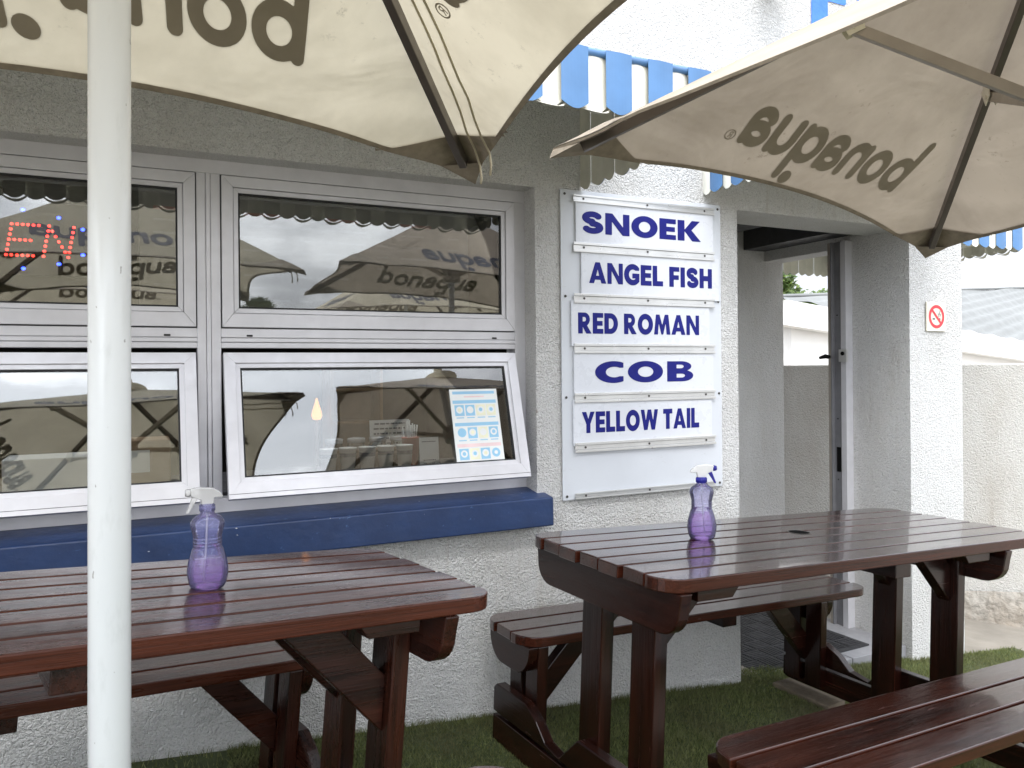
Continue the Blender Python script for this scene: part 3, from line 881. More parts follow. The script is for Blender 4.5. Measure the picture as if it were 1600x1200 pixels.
mb.build('sign_print', [M_RED, M_INK], ns)

# fish board: backing sheet with rails; five slide-in name plates
bd = thing('fish_board', 'tall white metal board with silver rails holding blue lettered fish names', 'notice board', (0, 0, 0))
mb = MB(); mb.box(1.680, 2.566, WY - .011, WY - .003, .873, 2.225)
for x in (1.70, 2.548):
    for z in (.89, 1.32, 1.76, 2.205):
        mb.tube([(x, WY - .0115, z), (x, WY - .0145, z)], .006, 10, 1)
mb.build('backing_sheet', [M_WHITE, M_SCREW], bd, bevel=.001)
RZ = (2.188, 1.975, 1.752, 1.533, 1.317, 1.100, .889)
for k, z in enumerate(RZ):
    mb = MB()
    h = .016 if k in (0,) else (.013 if k == 6 else .021)
    mb.box(1.738, 2.515, WY - .021, WY - .0115, z - h * .45, z + h * .45)
    mb.box(1.736, 2.517, WY - .027, WY - .0215, z + h * .45 + .0005, z + h + .0005)
    mb.box(1.736, 2.517, WY - .027, WY - .0215, z - h - .0005, z - h * .45 - .0005)
    for x in (1.79, 2.13, 2.46):
        mb.tube([(x, WY - .0215, z), (x, WY - .0235, z)], .0055, 8, 1)
    mb.build('rail', [M_RAIL, M_SCREW], bd, bevel=.0012)
PL = [('SNOEK', 1.751, 2.512, 1.776, 2.438, 2.039, .096, 'wide SNOEK name plate, top of the white fish board'),
      ('ANGEL FISH', 1.776, 2.545, 1.815, 2.502, 1.8205, .093, 'ANGEL FISH name plate shifted right, second on the fish board'),
      ('RED ROMAN', 1.724, 2.485, 1.757, 2.422, 1.598, .092, 'RED ROMAN name plate shifted left, middle of the fish board'),
      ('COB', 1.735, 2.507, 1.842, 2.385, 1.381, .094, 'COB name plate with the stretched wide letters'),
      ('YELLOW TAIL', 1.730, 2.496, 1.772, 2.418, 1.162, .093, 'YELLOW TAIL name plate, lowest plate on the fish board')]
for k, (t, x0, x1, tx0, tx1, tz0, th, lab) in enumerate(PL):
    o = thing('fish_name_plate', lab, 'name plate', (0, 0, 0), 'name plates in the fish board rails')
    mb = MB(); mb.box(x0, x1, WY - .0208, WY - .0116, RZ[k + 1] + .0212 + .001 - .012, RZ[k] - .0212 - .001 + .012)
    mb.v = [(x, y - .0005, z) for x, y, z in mb.v]
    mb.v = [(x, (WY - .0212) if y < WY - .017 else WY - .0117, z) for x, y, z in mb.v]
    zlo, zhi = RZ[k + 1] + .010, RZ[k] - .010
    mb.v = [(x, y, zlo if z < (zlo + zhi) / 2 else zhi) for x, y, z in mb.v]
    mb.build('plate', M_PLATE, o)
    mb = MB(); ps, w = layout('heavy', t, 44, gap=.075 if t != 'COB' else .13)
    text_mesh(mb, ps, lambda a, b: (tx0 + a * (tx1 - tx0), WY - .0222, tz0 + b * th))
    mb.build('lettering', M_BLUE, o)

# ------------------------------------------------------------------ awnings of folded metal strips
def awning(name, label, x0, x1, yw, yf, zw, zb, zt, M=None, ends=(1, 1), group='blue and white striped awnings'):
    a = thing(name, label, 'awning', (0, 0, 0), group, M=M)
    pitch = .157; nst = max(1, round((x1 - x0) / pitch)); pitch = (x1 - x0) / nst
    bw = pitch * .60
    sl = MB(); va = MB()
    dv = Vector((0, yf - yw, zb - zw)); nrm = Vector((1, 0, 0)).cross(dv).normalized()
    if nrm.z < 0: nrm = -nrm
    for i in range(nst):
        b0 = x0 + i * pitch; b1 = b0 + bw; w1 = x0 + (i + 1) * pitch
        for (p, q, mi, off, bul) in ((b0, b1, 0, .016, .004), (b1 - .012, w1 + .012, 1, 0, -.002)):
            sl.grid(lambda u, v, p=p, q=q, off=off, bul=bul: Vector((p + (q - p) * u, yw, zw)) + dv * v + nrm * (off + bul * math.sin(math.pi * u)), 4, 3, mi)
            # valance strip hanging from the fold
            yy = yf - (off if mi == 0 else -.004)
            def val(u, v, p=p, q=q, yy=yy, mi=mi):
                s_ = math.sin(math.pi * u)
                scal = .022 * s_
                zz = zb + (.014 if mi == 0 else .0) + (zt - scal - zb - (.014 if mi == 0 else .0)) * v
                return (p + (q - p) * u, yy - (.009 if mi else .004) * s_, zz)
            va.grid(val, 8, 3, mi)
            if mi == 1:      # rolled lip under each white strip
                va.grid(lambda u, v, p=p, q=q, yy=yy: (p - .012 + (q - p + .024) * u, yy - (.012 + .030 * v) * math.sin(math.pi * u) - .002, zt - .022 * math.sin(math.pi * u) - .002 - .006 * v), 8, 2, 1)
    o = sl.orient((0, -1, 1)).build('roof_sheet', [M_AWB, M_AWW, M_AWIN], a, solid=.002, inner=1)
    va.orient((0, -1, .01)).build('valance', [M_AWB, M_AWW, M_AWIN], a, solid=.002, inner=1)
    mb = MB(); mb.tube([(x0, yf - .002, zb + .004), (x1, yf - .002, zb + .004)], .011, 10, 0)
    mb.tube([(x0, yf + .014, zt + .06), (x1, yf + .014, zt + .06)], .008, 8, 1)
    mb.build('front_rail', [M_AWB, M_AWW], a, smooth=True)
    for xe, yes in ((x0, ends[0]), (x1, ends[1])):
        if not yes: continue
        mb = MB(); n = max(2, round((yw - yf) / .17)); st = (yw - yf - .004) / n
        for i in range(n):
            ya = yf + i * st
            for (p, q, mi, off) in ((ya, ya + st * .6, 0, .008), (ya + st * .56, ya + st * 1.03, 1, 0)):
                def en(u, v, p=p, q=q, off=off):
                    y = p + (q - p) * u; t = (y - yf) / (yw - yf)
                    ztop = zb + (zw - zb) * t - .01
                    zbot = zt - .022 * math.sin(math.pi * u)
                    s_ = -1 if xe == x0 else 1
                    return (xe + s_ * (off + .006 * math.sin(math.pi * u)), y, ztop + (zbot - ztop) * v)
                mb.grid(en, 6, 2, mi)
        mb.orient((-1 if xe == x0 else 1, 0, 0)).build('end_panel', [M_AWB, M_AWW, M_AWIN], a, solid=.002, inner=1)
    return a
awning('striped_awning', 'blue and white metal awning over the wide shop window', -1.37, 1.79, WY, 2.03, 2.84, 2.405, 2.248, ends=(1, 1))
awning('striped_awning', 'short blue and white metal awning over the doorway, mostly behind an umbrella', 2.47, 3.95, WY, 2.52, 2.66, 2.42, 2.285)
MS = Matrix.Translation((4.385, 0, 0)) @ Matrix.Rotation(R(90), 4, 'Z')
# local x -> world y, local y -> world -x : yw = 0 at the wall, yf negative (outwards)
aw3 = awning('striped_awning', 'blue and white metal awning on the side wall beyond the pillar', 3.0, 4.5, 0, -.66, 2.62, 2.345, 2.178, M=MS)

# ------------------------------------------------------------------ umbrellas
def umbrella(label, ctr, K, apex_z, hub_z, ground_z, cord=False, pole_r=.0212, base_h=.245, skew=0.0, fab=None, cut=.095, blank=(), lean=0, group='beige market umbrellas'):
    """K: four world corners in order round the canopy (counter-clockwise from above is not required)"""
    O = Vector((ctr[0], ctr[1], ground_z))
    u = thing('market_umbrella', label, 'umbrella', O, group)
    K = [Vector(k) - O for k in K]
    A = Vector((0, 0, apex_z - ground_z))
    cen = sum(K, Vector()) / 4
    def surf(i, s, t, off=0.0):
        P0, P1 = K[i], K[(i + 1) % 4]
        q = (P0.lerp(P1, s)).lerp(A, t)
        n = (P1 - P0).cross(A - P0).normalized()
        if n.z < 0: n = -n
        sag = 4 * s * (1 - s) * (1 - t)
        wr = .004 * math.sin(9 * s + 4 * t + i * 2) * math.sin(math.pi * s) * (1 - t)
        for sq, ph in ((s, i), (1 - s, i + 1.3)):
            wr += .0055 * math.sin(46 * (t + .35 * sq) + 5 * ph) * math.exp(-((sq - .11) / .09) ** 2) * math.exp(-(t / .22) ** 2)
        return q - n * (.030 * sag * (t + .15)) + n * (off + wr)
    tE = lambda s: cut * 4 * s * (1 - s) * (.75 + .25 * 4 * s * (1 - s))
    can = MB()
    for i in range(4):
        can.grid(lambda a, b, i=i: surf(i, a, tE(a) + (1 - tE(a)) * b * .985), 48, 44)
    co = can.build('canopy', fab or M_FAB, u, smooth=True)
    hem = MB()
    for i in range(4):
        for off in (-.0035, .0035):
            hem.grid(lambda a, b, i=i, off=off: surf(i, a, tE(a) + b * .013, off), 30, 1, 0)
        hem.grid(lambda a, b, i=i: surf(i, a, tE(a) - .0005, -.0035 + .007 * b), 30, 1, 0)
    hem.build('hem', M_HEM, co, smooth=False)
    for i in range(4):
        pk = MB()
        for (pi, flip) in ((i, 0), ((i - 1) % 4, 1)):
            for off in (-.006, .006):
                def pf(a, b, pi=pi, flip=flip, off=off):
                    # fan: a along the edge, b from the edge to the rib
                    s = .145 * a
                    tt = tE(s) + (.105 * (1 - a) ** 1.0 + .012 - tE(s) * .4) * b
                    s2 = s
                    return surf(pi, 1 - s2 if flip else s2, max(tt, 0), off)
                pk.grid(pf, 8, 4)
        tipd = K[i] - cen; tipd.z = 0; tipd.normalize()
        tp = K[i] + tipd * .012 + Vector((0, 0, -.022))
        pts = [surf(i, .05, tE(.05), -.006), surf((i - 1) % 4, .95, tE(.95), -.006), tp]
        pk.add(pts + [K[i] + Vector((0, 0, .006))], [(0, 1, 2), (0, 2, 3), (1, 3, 2)])
        pk.build('corner_pocket', M_HEM, co, smooth=False)
    # print on the outside of every panel
    ps, w = layout('round', 'bonaqua', 44, gap=.085)
    pr, w2 = layout('round', '@', 110, gap=0)
    for i in range(4):
        P0, P1 = K[i], K[(i + 1) % 4]
        Lh = (P1 - P0).length; ex = (P1 - P0).normalized()
        hv = (A - P0) - ex * (A - P0).dot(ex); Hh = hv.length; mid = (A - P0).dot(ex)
        if i in blank: continue
        def onp(ee, hh, off, i=i, Lh=Lh, Hh=Hh, mid=mid):
            t = hh / Hh; s = (ee - mid * t) / (Lh * (1 - t))
            return surf(i, min(max(s, 0), 1), t, off)
        mb = MB()
        n_out = ex.cross(hv).normalized()
        sgn = -1 if n_out.z < 0 else 1
        # seen from outside the word reads from left to right
        kq = Lh / 2.09
        start = Lh * .5 + .462 * kq * (-sgn)
        def fx(a, b, start=start, sgn=sgn):
            ee = start + sgn * kq * (a * .895 + .022 * b)
            return onp(ee, kq * (base_h - sgn * skew * a * .895 + b * .160), off_[0])
        off_ = [.002]
        text_mesh(mb, ps, fx, 0)
        off_[0] = -.0016
        text_mesh(mb, ps, fx, 1)
        def fr_(a, b, start=start, sgn=sgn):
            ee = start + sgn * kq * (.905 + .01 + a * .045)
            return onp(ee, kq * (base_h - sgn * skew * .9 + b * .16), off_[0])
        text_mesh(mb, pr, fr_, 1)
        mb.build('printed_lettering', [M_PRINT, M_SHOW], co)
    # ribs, struts, hub, pole
    hub = Vector((0, 0, hub_z - ground_z))
    for i in range(4):
        k2 = K[i].lerp(A, .055); k1 = K[i].lerp(A, .97)
        d = (k1 - k2); side = Vector((-d.y, d.x, 0)).normalized(); dn = side.cross(d).normalized()
        if dn.z > 0: dn = -dn
        o_ = .012
        mb = MB()
        pr_ = [(-.010, o_), (.010, o_), (.010, o_ + .030), (-.010, o_ + .030)]
        mb.prism(pr_, k2, side, dn, d)
        rb = mb.build('rib', M_RIB, u, bevel=.002)
        j = K[i].lerp(A, .61) + dn * (o_ + .046)
        mb = MB()
        for sx in (-.014, .012):
            mb.prism([(-.03, -.045), (.035, -.045), (.022, .016), (-.02, .016)], j + side * sx, d.normalized(), dn, side * .002)
        mb.tube([j - side * .018, j + side * .018], .006, 8)
        mb.build('bracket', M_CREAM, rb)
        h2 = hub + Vector((j.x, j.y, 0)).normalized() * .045
        dd = h2 - j; s2 = Vector((-dd.y, dd.x, 0)).normalized(); n2 = s2.cross(dd).normalized()
        mb = MB(); mb.prism([(-.009, -.014), (.009, -.014), (.009, .014), (-.009, .014)], j, s2, n2, dd)
        mb.build('strut', M_STRUT, u, bevel=.002)
    mb = MB(); mb.lathe([(.033, -.05), (.06, -.05), (.06, .03), (.045, .05), (.033, .05)], 24, hub)
    mb.build('hub', M_STRUT, u, smooth=False, bevel=.003)
    mb = MB(); mb.tube([(-.0155 * lean, 0, .03), (.003 * lean, 0, apex_z - ground_z - .02)], pole_r, 40)
    mb.build('pole', M_POLE, u, smooth=True)
    mb = MB(); mb.lathe([(.01, .05), (.03, .05), (.03, .0), (.05, -.02), (.12, -.03)], 24, A + Vector((0, 0, .01)), caps=False)
    mb.build('cap', M_FAB, u, smooth=True)
    mb = MB(); mb.lathe([(.26, -.01), (.26, .05), (.24, .07), (.05, .08), (.045, .25), (.028, .25)], 32, (0, 0, 0))
    mb.build('base', M_STRUT, u, bevel=.004)
    if cord:
        for sh, drop in ((0, .045), (.045, .055)):
            pts = []
            for q in range(15):
                f_ = q / 14
                s = .055 + sh * .9 + .10 * f_ * (1 - f_) * 1.2 + .012 * math.sin(5 * f_); t = .62 * (1 - f_) + tE(s) * f_
                pts.append(surf(cord[0], s if cord[1] else 1 - s, t, -.012 - .008 * math.sin(math.pi * f_)))
            e_ = pts[-1]
            pts += [e_ + Vector((.004, 0, -.03)), e_ + Vector((.002, .002, -drop))]
            mb = MB(); mb.tube(pts, .0030, 6)
            mb.build('tie_cord', M_FAB, u, smooth=True)
    return u
umbrella('beige printed umbrella on the white pole at the left, over the worn table', (-0.014, 0.957),
         [(-0.992, 1.81, 1.969), (0.836, 1.93, 1.97), (0.79, 0.10, 1.969), (-0.872, -0.018, 1.969)], 2.576, 2.165, gz(-0.018) - .01, cord=(1, True), base_h=.272, skew=.085, cut=.115, lean=1)
umbrella('beige printed umbrella with visible struts over the polished table at right', (1.998, 1.105),
         [(1.041, 1.856, 2.042), (2.807, 2.032, 1.889), (2.954, 0.354, 1.909), (1.19, 0.178, 2.032)], 2.548, 2.088, gz(1.998) - .01, base_h=.226, fab=M_FAB_SHADED, blank=(3,))
umbrella('beige umbrella behind the camera, mirrored in the window panes', (-.2, -2.3),
         [(-1.25, -1.25, 2.08), (.85, -1.2, 2.08), (.87, -3.3, 2.08), (-1.23, -3.35, 2.08)], 2.76, 2.28, gz(-.2) - .01)
umbrella('beige umbrella far behind the camera, mirrored small beside the palm', (2.9, -2.6),
         [(1.85, -1.5, 2.06), (3.95, -1.55, 2.06), (3.9, -3.65, 2.06), (1.8, -3.6, 2.06)], 2.74, 2.26, gz(2.9) - .01)

umbrella('added unseen beige umbrella left of the white pole, shading the wall', (-2.25, 1.0),
         [(-3.15, 1.85, 1.97), (-1.33, 1.9, 1.97), (-1.32, .12, 1.97), (-3.13, .08, 1.97)], 2.58, 2.15, gz(-2.25) - .01)  # added out of view to cut the low sky light on the wall

# ------------------------------------------------------------------ picnic sets
def rounded(u0, u1, v0, v1, r00, r10, r11, r01, n=7):
    """rectangle with its own radius at each corner (u0v0, u1v0, u1v1, u0v1)"""
    out = []
    for cx, cy, r, a in ((u0, v0, r00, 180), (u1, v0, r10, 270), (u1, v1, r11, 0), (u0, v1, r01, 90)):
        if r <= 0:
            out.append((cx, cy)); continue
        ox = cx + (r if a in (180, 90) else -r); oy = cy + (r if a in (180, 270) else -r)
        out += arc(ox, oy, r, r, a, a + 90, n)
    return out
def slab(mb, u0, u1, v0, v1, n, gap, w0, w1, r):
    wd = (v1 - v0 - gap * (n - 1)) / n
    for k in range(n):
        a = v0 + k * (wd + gap); b = a + wd
        rr = min(r, wd * .98)
        lo, hi = (rr if k == 0 else 0), (rr if k == n - 1 else 0)
        du = [0, .006, -.004, .003, -.005, .004, 0][k % 7] * (k not in (0, n - 1))
        mb.prism(rounded(u0 + du, u1 - du, a, b, lo, lo, hi, hi), (0, 0, w0), (1, 0, 0), (0, 1, 0), (0, 0, w1 - w0))
def picnic(label, M, T, wood_m, fu, hole, front=True, drop=.27, tx=(0, 0), WID=.70):
    t = thing('picnic_table', label, 'picnic table', M=M, group='dark wood picnic tables with fixed benches')
    LEN, SEAT = 2.0, .45
    mb = MB(); slab(mb, tx[0], LEN + tx[1], 0, WID, 7, .011, T - .040, T, .085)
    top = mb.build('tabletop', wood_m[3], t, bevel=.004)
    if hole:
        mb = MB(); mb.lathe([(.039, .0012), (.041, .0016), (.043, .0016), (.045, .0008)], 28, (hole[0], hole[1], T), caps=False)
        mb.lathe([(.001, .0006), (.040, .0008)], 28, (hole[0], hole[1], T), 1, caps=False)  # flat matte black disc paints the dark depth of the hole
        mb.build('umbrella_hole', [M_RIB, M_BLACK], top, smooth=True)
    seats = [(.775, 1.115)] + ([(-.455, -.115)] if front else [])
    for (a, b) in seats:
        mb = MB(); slab(mb, 0.01, 1.97, a, b, 3, .011, SEAT - .036, SEAT, .095)
        mb.build('bench_seat', wood_m[3], t, bevel=.004)
    vc = .335
    for k, uf in enumerate(fu):
        sg = 1 if k == 0 else -1            # towards the middle of the table
        def ub(a, b):                       # slice measured inward from the frame face
            lo, hi = sorted((uf + sg * a, uf + sg * b)); return lo, hi
        # table legs
        for (a, b) in ((vc - .185, vc - .075), (vc + .075, vc + .185)):
            lo, hi = ub(.0, .05)
            mb = MB(); mb.box(lo, hi, a, b, .03, T - .0415)
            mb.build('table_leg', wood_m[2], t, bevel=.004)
        # crossbeams under the top with rounded lower corners
        prof = [(-.005, T - .0405), (WID + .005, T - .0405), (WID - .002, T - .075)] + arc(WID - .085, T - .095, .08, .075, 0, -90, 6)[1:] + arc(.085, T - .095, .08, .075, 270, 180, 6) + [(.002, T - .075)]
        lo, hi = ub(-.042, -.001)
        mb = MB(); mb.prism(prof, (lo, 0, 0), (0, 1, 0), (0, 0, 1), (hi - lo, 0, 0))
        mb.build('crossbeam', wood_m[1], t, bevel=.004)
        lo, hi = ub(.051, .22)
        for vq in (.03, WID - .09):
            mb = MB(); mb.prism([(lo, T - .041), (hi, T - .041), (hi - .03 * (sg > 0), T - .078), (lo + .03 * (sg < 0), T - .078)], (0, vq, 0), (1, 0, 0), (0, 0, 1), (0, .06, 0))
            mb.build('cleat', wood_m[0], t, bevel=.003)
        # diagonal brace between the legs
        def brace(vm, ubase, wlow, whigh, run, wid, th):
            p = [(0, wlow), (run, whigh), (run - wid * 1.35 if False else run + 0, whigh), (run - wid * 1.42, whigh), (0, wlow + wid * 1.42 * (whigh - wlow) / run)]
            p = [(0, wlow), (run, whigh), (run - wid * 1.4, whigh), (0, whigh - (run - wid * 1.4) * (whigh - wlow) / run)]
            mb = MB(); mb.prism([(ubase + sg * q[0], q[1]) for q in p], (0, vm - th / 2, 0), (1, 0, 0), (0, 0, 1), (0, th, 0))
            mb.build('brace', wood_m[0], t, bevel=.003)
        for vm in (vc - .13, vc + .13):
            brace(vm, uf + sg * .0505, T - drop, T - .042, drop - .03, .105, .048)
        # benches: pair of legs, rounded beam, brace
        for (a, b), mirror in zip(seats, (False, True)):
            m_ = lambda v: 2 * vc - v if mirror else v
            for (c, d) in ((.785, .870), (.900, .985)):
                c, d = sorted((m_(c), m_(d)))
                lo, hi = ub(.0, .045)
                mb = MB(); mb.box(lo, hi, c, d, .02, SEAT - .0375)
                mb.build('bench_leg', wood_m[2], t, bevel=.004)
            pr = [(m_(.785), SEAT - .037), (m_(1.085), SEAT - .037)] + [(m_(q[0]), q[1]) for q in arc(1.085 - .10, SEAT - .045, .10, .105, 0, -90, 8)] + [(m_(q[0]), q[1]) for q in arc(.785 + .10, SEAT - .045, .10, .105, -90, -180, 8)]
            lo, hi = ub(-.040, -.001)
            mb = MB(); mb.prism(pr, (lo, 0, 0), (0, 1, 0), (0, 0, 1), (hi - lo, 0, 0))
            mb.build('bench_beam', wood_m[1], t, bevel=.003)
            brace(m_(.885), uf + sg * .0455, .13, SEAT - .038, .28, .085, .045)
        # sledge: two stacked boards joining benches and table
        v0, v1 = 2 * vc - 1.035, 1.035
        if not front: v0 = -.10
        prof = [(v1, .105), (v1, .195), (v1 - .02, .212), (.80, .212), (.725, .175), (.665, .125), (.575, .110), (.535, .150), (.47, .212)]
        prof2 = [(2 * vc - p, q) for p, q in prof[::-1]] if front else [(v0, .212), (v0, .105)]
        lo, hi = ub(-.042, -.001)
        mb = MB(); mb.prism(prof + prof2, (lo, 0, 0), (0, 1, 0), (0, 0, 1), (hi - lo, 0, 0))
        mb.prism([(v0, -.01), (v0, .092), (v1, .092), (v1, -.0), (v1 - .03, -.01)], (lo, 0, 0), (0, 1, 0), (0, 0, 1), (hi - lo, 0, 0))
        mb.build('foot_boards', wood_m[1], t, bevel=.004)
    mb = MB(); mb.prism([(.02, T - .0405), (WID - .02, T - .0405), (WID - .02, T - .075), (WID - .05, T - .092), (.02, T - .092)], (1.02, 0, 0), (0, 1, 0), (0, 0, 1), (.085, 0, 0))
    mb.build('middle_batten', wood_m[1], t, bevel=.003)
    for (a, b) in seats:
        mb = MB(); mb.box(1.0, 1.08, a + .015, b - .015, SEAT - .080, SEAT - .0365)
        mb.build('bench_batten', wood_m[1], t, bevel=.003)
    return t
MR = frame((1.289, 1.728, .022), (.9967, .066, -.05), (-.09, .996, 0))
picnic('glossy dark brown picnic table in front of the fish board and doorway', MR, .84, M_WOOD, (.075, 1.66), (1.0, .41), tx=(-.015, 0), WID=.75)
ML = frame((.759, 1.82, .058), (.971, .21, -.088), (-.2, .98, 0))
ML2 = ML @ Matrix.Translation((-2.0, 0, 0))
picnic('worn reddish picnic table under the wide window', ML2, .81, M_WORN, (.25, 1.865), None, drop=.37, tx=(0, .036))
# timber packing block under the far bench leg
mb = MB(); mb.box(-.06, .06, -.16, .16, -.04, .035)
bk = mb.build('timber_block', M_PLANTER, bevel=.005)
bk.matrix_world = Matrix.Translation(MR @ Vector((1.655, .88, -.068))) @ Matrix.Rotation(R(4), 4, 'Z')
tag(bk, 'rough timber block packed under the far bench leg', 'block')

# ------------------------------------------------------------------ spray bottles
def bottle(label, P, rz, trig, collar, lever, scale, level):
    b = thing('spray_bottle', label, 'spray bottle', M=Matrix.Translation(P) @ Matrix.Rotation(rz, 4, 'Z') @ Matrix.Scale(scale, 4), group='purple spray bottles on the tables')
    prof = [(.030, .001), (.041, .003), (.046, .012), (.0505, .034), (.0515, .048), (.0490, .068), (.0435, .088), (.0385, .104)]
    for k in range(4):
        z = .106 + k * .0085
        prof += [(.0372, z), (.0352, z + .003), (.0352, z + .0045), (.0368, z + .0075)]
    prof += [(.0378, .146), (.0405, .156), (.0428, .166), (.0420, .174), (.0360, .184), (.0255, .192), (.0180, .197), (.0165, .205)]
    mb = MB(); mb.lathe(prof, 40, caps=False); mb.lathe([(.0005, .004), (.030, .001)], 40, caps=False)
    body = mb.build('bottle_body', M_BOTTLE, b, smooth=True)
    liq = [(max(r - .003, .001), z + (.0035 if z < .01 else 0)) for r, z in prof if z <= level]
    rl = liq[-1][0]
    mb = MB(); mb.lathe([(.0005, .0055)] + liq + [(rl, level + .001), (.0005, level + .001)], 40, caps=False)
    mb.build('liquid', M_LIQ, b, smooth=True)
    mb = MB(); mb.tube([(0, 0, .20), (.003, 0, .12), (.010, 0, .02)], .0028, 8)
    mb.build('dip_tube', M_CLEARW, b, smooth=True)
    mb = MB(); mb.lathe([(.0165, .200), (.0185, .202), (.0185, .219), (.0165, .221)], 28)
    for k in range(18):
        a = k * math.pi / 9
        mb.tube([(.0187 * math.cos(a), .0187 * math.sin(a), .203), (.0187 * math.cos(a), .0187 * math.sin(a), .218)], .0014, 5)
    mb.build('collar', collar, b, smooth=True)
    # trigger head: side outline extruded, nozzle, lever (nozzle points along +x)
    mb = MB()
    mb.prism([(-.014, .220), (.014, .220), (.016, .232), (.040, .243), (.043, .262), (.020, .266), (-.014, .262), (-.030, .252), (-.040, .240), (-.036, .236), (-.018, .238)], (0, -.0095, 0), (1, 0, 0), (0, 0, 1), (0, .019, 0))
    mb.build('trigger_head', trig, b, bevel=.004, segs=3)
    mb = MB(); mb.tube([(.040, 0, .2525), (.047, 0, .2525), (.054, 0, .2525)], [.0095, .0105, .008], 14)
    mb.build('nozzle', lever, b, smooth=True)
    mb = MB(); mb.prism([(.020, .243), (.034, .246), (.040, .232), (.050, .206), (.052, .198), (.045, .200), (.036, .216), (.026, .232)], (0, -.005, 0), (1, 0, 0), (0, 0, 1), (0, .010, 0))
    mb.build('trigger', lever, b, bevel=.002)
    return b
bottle('purple spray bottle with a clear white trigger, on the worn table', ML @ Vector((-.603, .348, .8102)), R(180), M_CLEARW, M_BOTTLE, M_CLEARW, .93, .074)
bottle('purple spray bottle with a dark blue trigger, on the glossy table', MR @ Vector((.531, .442, .8402)), R(-28), M_TRIGW, M_TRIGB, M_TRIGB, 1.0, .090)

# ------------------------------------------------------------------ doormat
mt = thing('doormat', 'black ribbed rubber doormat lying on the grey doorway tiles', 'doormat', M=Matrix.Translation((3.20, 3.60, -.1345)) @ Matrix.Rotation(R(2), 4, 'Z'))
mb = MB(); mb.box(-.36, .52, -.54, .44, 0, .008)
for i in range(7):
    for j in range(8):
        x0 = -.335 + i * .12; y0 = -.51 + j * .11
        for k in range(5):
            if (i + j) % 2: mb.box(x0 + .004 + k * .021, x0 + .017 + k * .021, y0, y0 + .098, .008, .0125)
            else: mb.box(x0, x0 + .108, y0 + .002 + k * .020, y0 + .014 + k * .020, .008, .0125)
mb.build('mat_sheet', M_MAT, mt)

# ------------------------------------------------------------------ inside the shop
ct = thing('serving_counter', 'dark serving counter running along inside the window', 'counter', (0, 0, 0))
mb = MB(); mb.box(-1.2, 1.9, 3.30, 3.95, .932, .967)
mb.build('counter_top', M_CEIL, ct, bevel=.004)
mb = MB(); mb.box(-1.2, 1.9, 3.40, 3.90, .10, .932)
mb.build('counter_body', M_ROOM, ct)
CZ = .968
c0 = None
for k in range(5):
    lab = ['first white paper cup from the left in the row behind the tilted pane', 'second white paper cup from the left in the cup row', 'middle white paper cup of the row inside the window', 'fourth white paper cup from the left in the cup row', 'last white paper cup of the row, nearest the small note'][k]
    if c0 is None:
        c0 = thing('paper_cup', lab, 'cup', (.79, 3.47, CZ), 'white paper cups behind the window')
        mb = MB(); mb.lathe([(.026, 0), (.0385, .128), (.0405, .128), (.0405, .131), (.037, .131)], 24)
        mb.build('cup_body', M_CUP, c0, smooth=True)
        mb = MB(); mb.lathe([(.0352, .090), (.0371, .108)], 24, caps=False)
        mb.build('brown_band', M_INK, c0, smooth=True)
        c = c0
    else:
        c = copy_tree(c0); c.location = (.79 + k * .088, 3.47 + .006 * (k % 2), CZ); c['label'] = lab
j0 = None
for k in range(4):
    lab = ['leftmost lidded glass jar behind the paper cups', 'second lidded glass jar behind the paper cups', 'third lidded glass jar behind the paper cups', 'rightmost lidded glass jar, beside the straw pot'][k]
    if j0 is None:
        j0 = thing('glass_jar', lab, 'jar', (.86, 3.66, CZ), 'glass jars on the counter')
        mb = MB(); mb.lathe([(.04, 0), (.046, .006), (.047, .11), (.038, .125), (.038, .135)], 24)
        mb.build('jar_body', M_JAR, j0, smooth=True)
        mb = MB(); mb.lathe([(.042, .135), (.042, .155), (.036, .158)], 24)
        mb.build('lid', M_CLEARW, j0, smooth=True)
        mb = MB(); mb.lathe([(.036, .004), (.043, .01), (.043, .075), (.001, .085)], 20)
        mb.build('contents', M_CARD, j0, smooth=True)
    else:
        c = copy_tree(j0); c.location = (.86 + k * .105, 3.66, CZ); c['label'] = lab
sp = thing('straw_pot', 'red pot of white drinking straws behind the cups', 'straw pot', (1.215, 3.60, CZ))
mb = MB(); mb.lathe([(.034, 0), (.042, .15), (.044, .15), (.044, .153), (.039, .153)], 20); mb.build('pot', M_REDP, sp, smooth=True)
for k in range(14):
    a = random.uniform(0, 6.28); r = random.uniform(.005, .03)
    mb = MB(); p0 = Vector((r * math.cos(a) * .6, r * math.sin(a) * .6, .02)); p1 = Vector((r * 1.5 * math.cos(a), r * 1.5 * math.sin(a), .20 + random.uniform(0, .035)))
    mb.tube([p0, p1], .004, 7); mb.build('straw', M_PAPER, sp, smooth=True)
def sheet(name, label, cat, cx, cy, cz, w, h, lean, lines, hdr=None):
    o = thing(name, label, cat, M=Matrix.Translation((cx, cy, cz)) @ Matrix.Rotation(lean, 4, 'X'))
    mb = MB(); mb.box(-w / 2, w / 2, 0, .002, 0, h); mb.build('paper', M_PAPER, o)
    mb = MB()
    for (z, a, b, t) in lines:
        x = a
        while x < b:
            l = random.uniform(.05, .13) * w; x2 = min(b, x + l)
            mb.box(x * w / 1.0 if False else x, x2, -.001, -.0002, z - t, z + t); x = x2 + .012 * w * 2
    mb.build('text_lines', M_INK, o)
    return o
sheet('small_note', 'small white note card standing right of the cups behind the glass', 'note', 1.245, 3.41, CZ, .095, .165, R(-6), [(.145, -.035, .035, .002), (.060, -.03, .03, .002), (.045, -.03, .025, .002), (.02, -.035, .03, .003)])
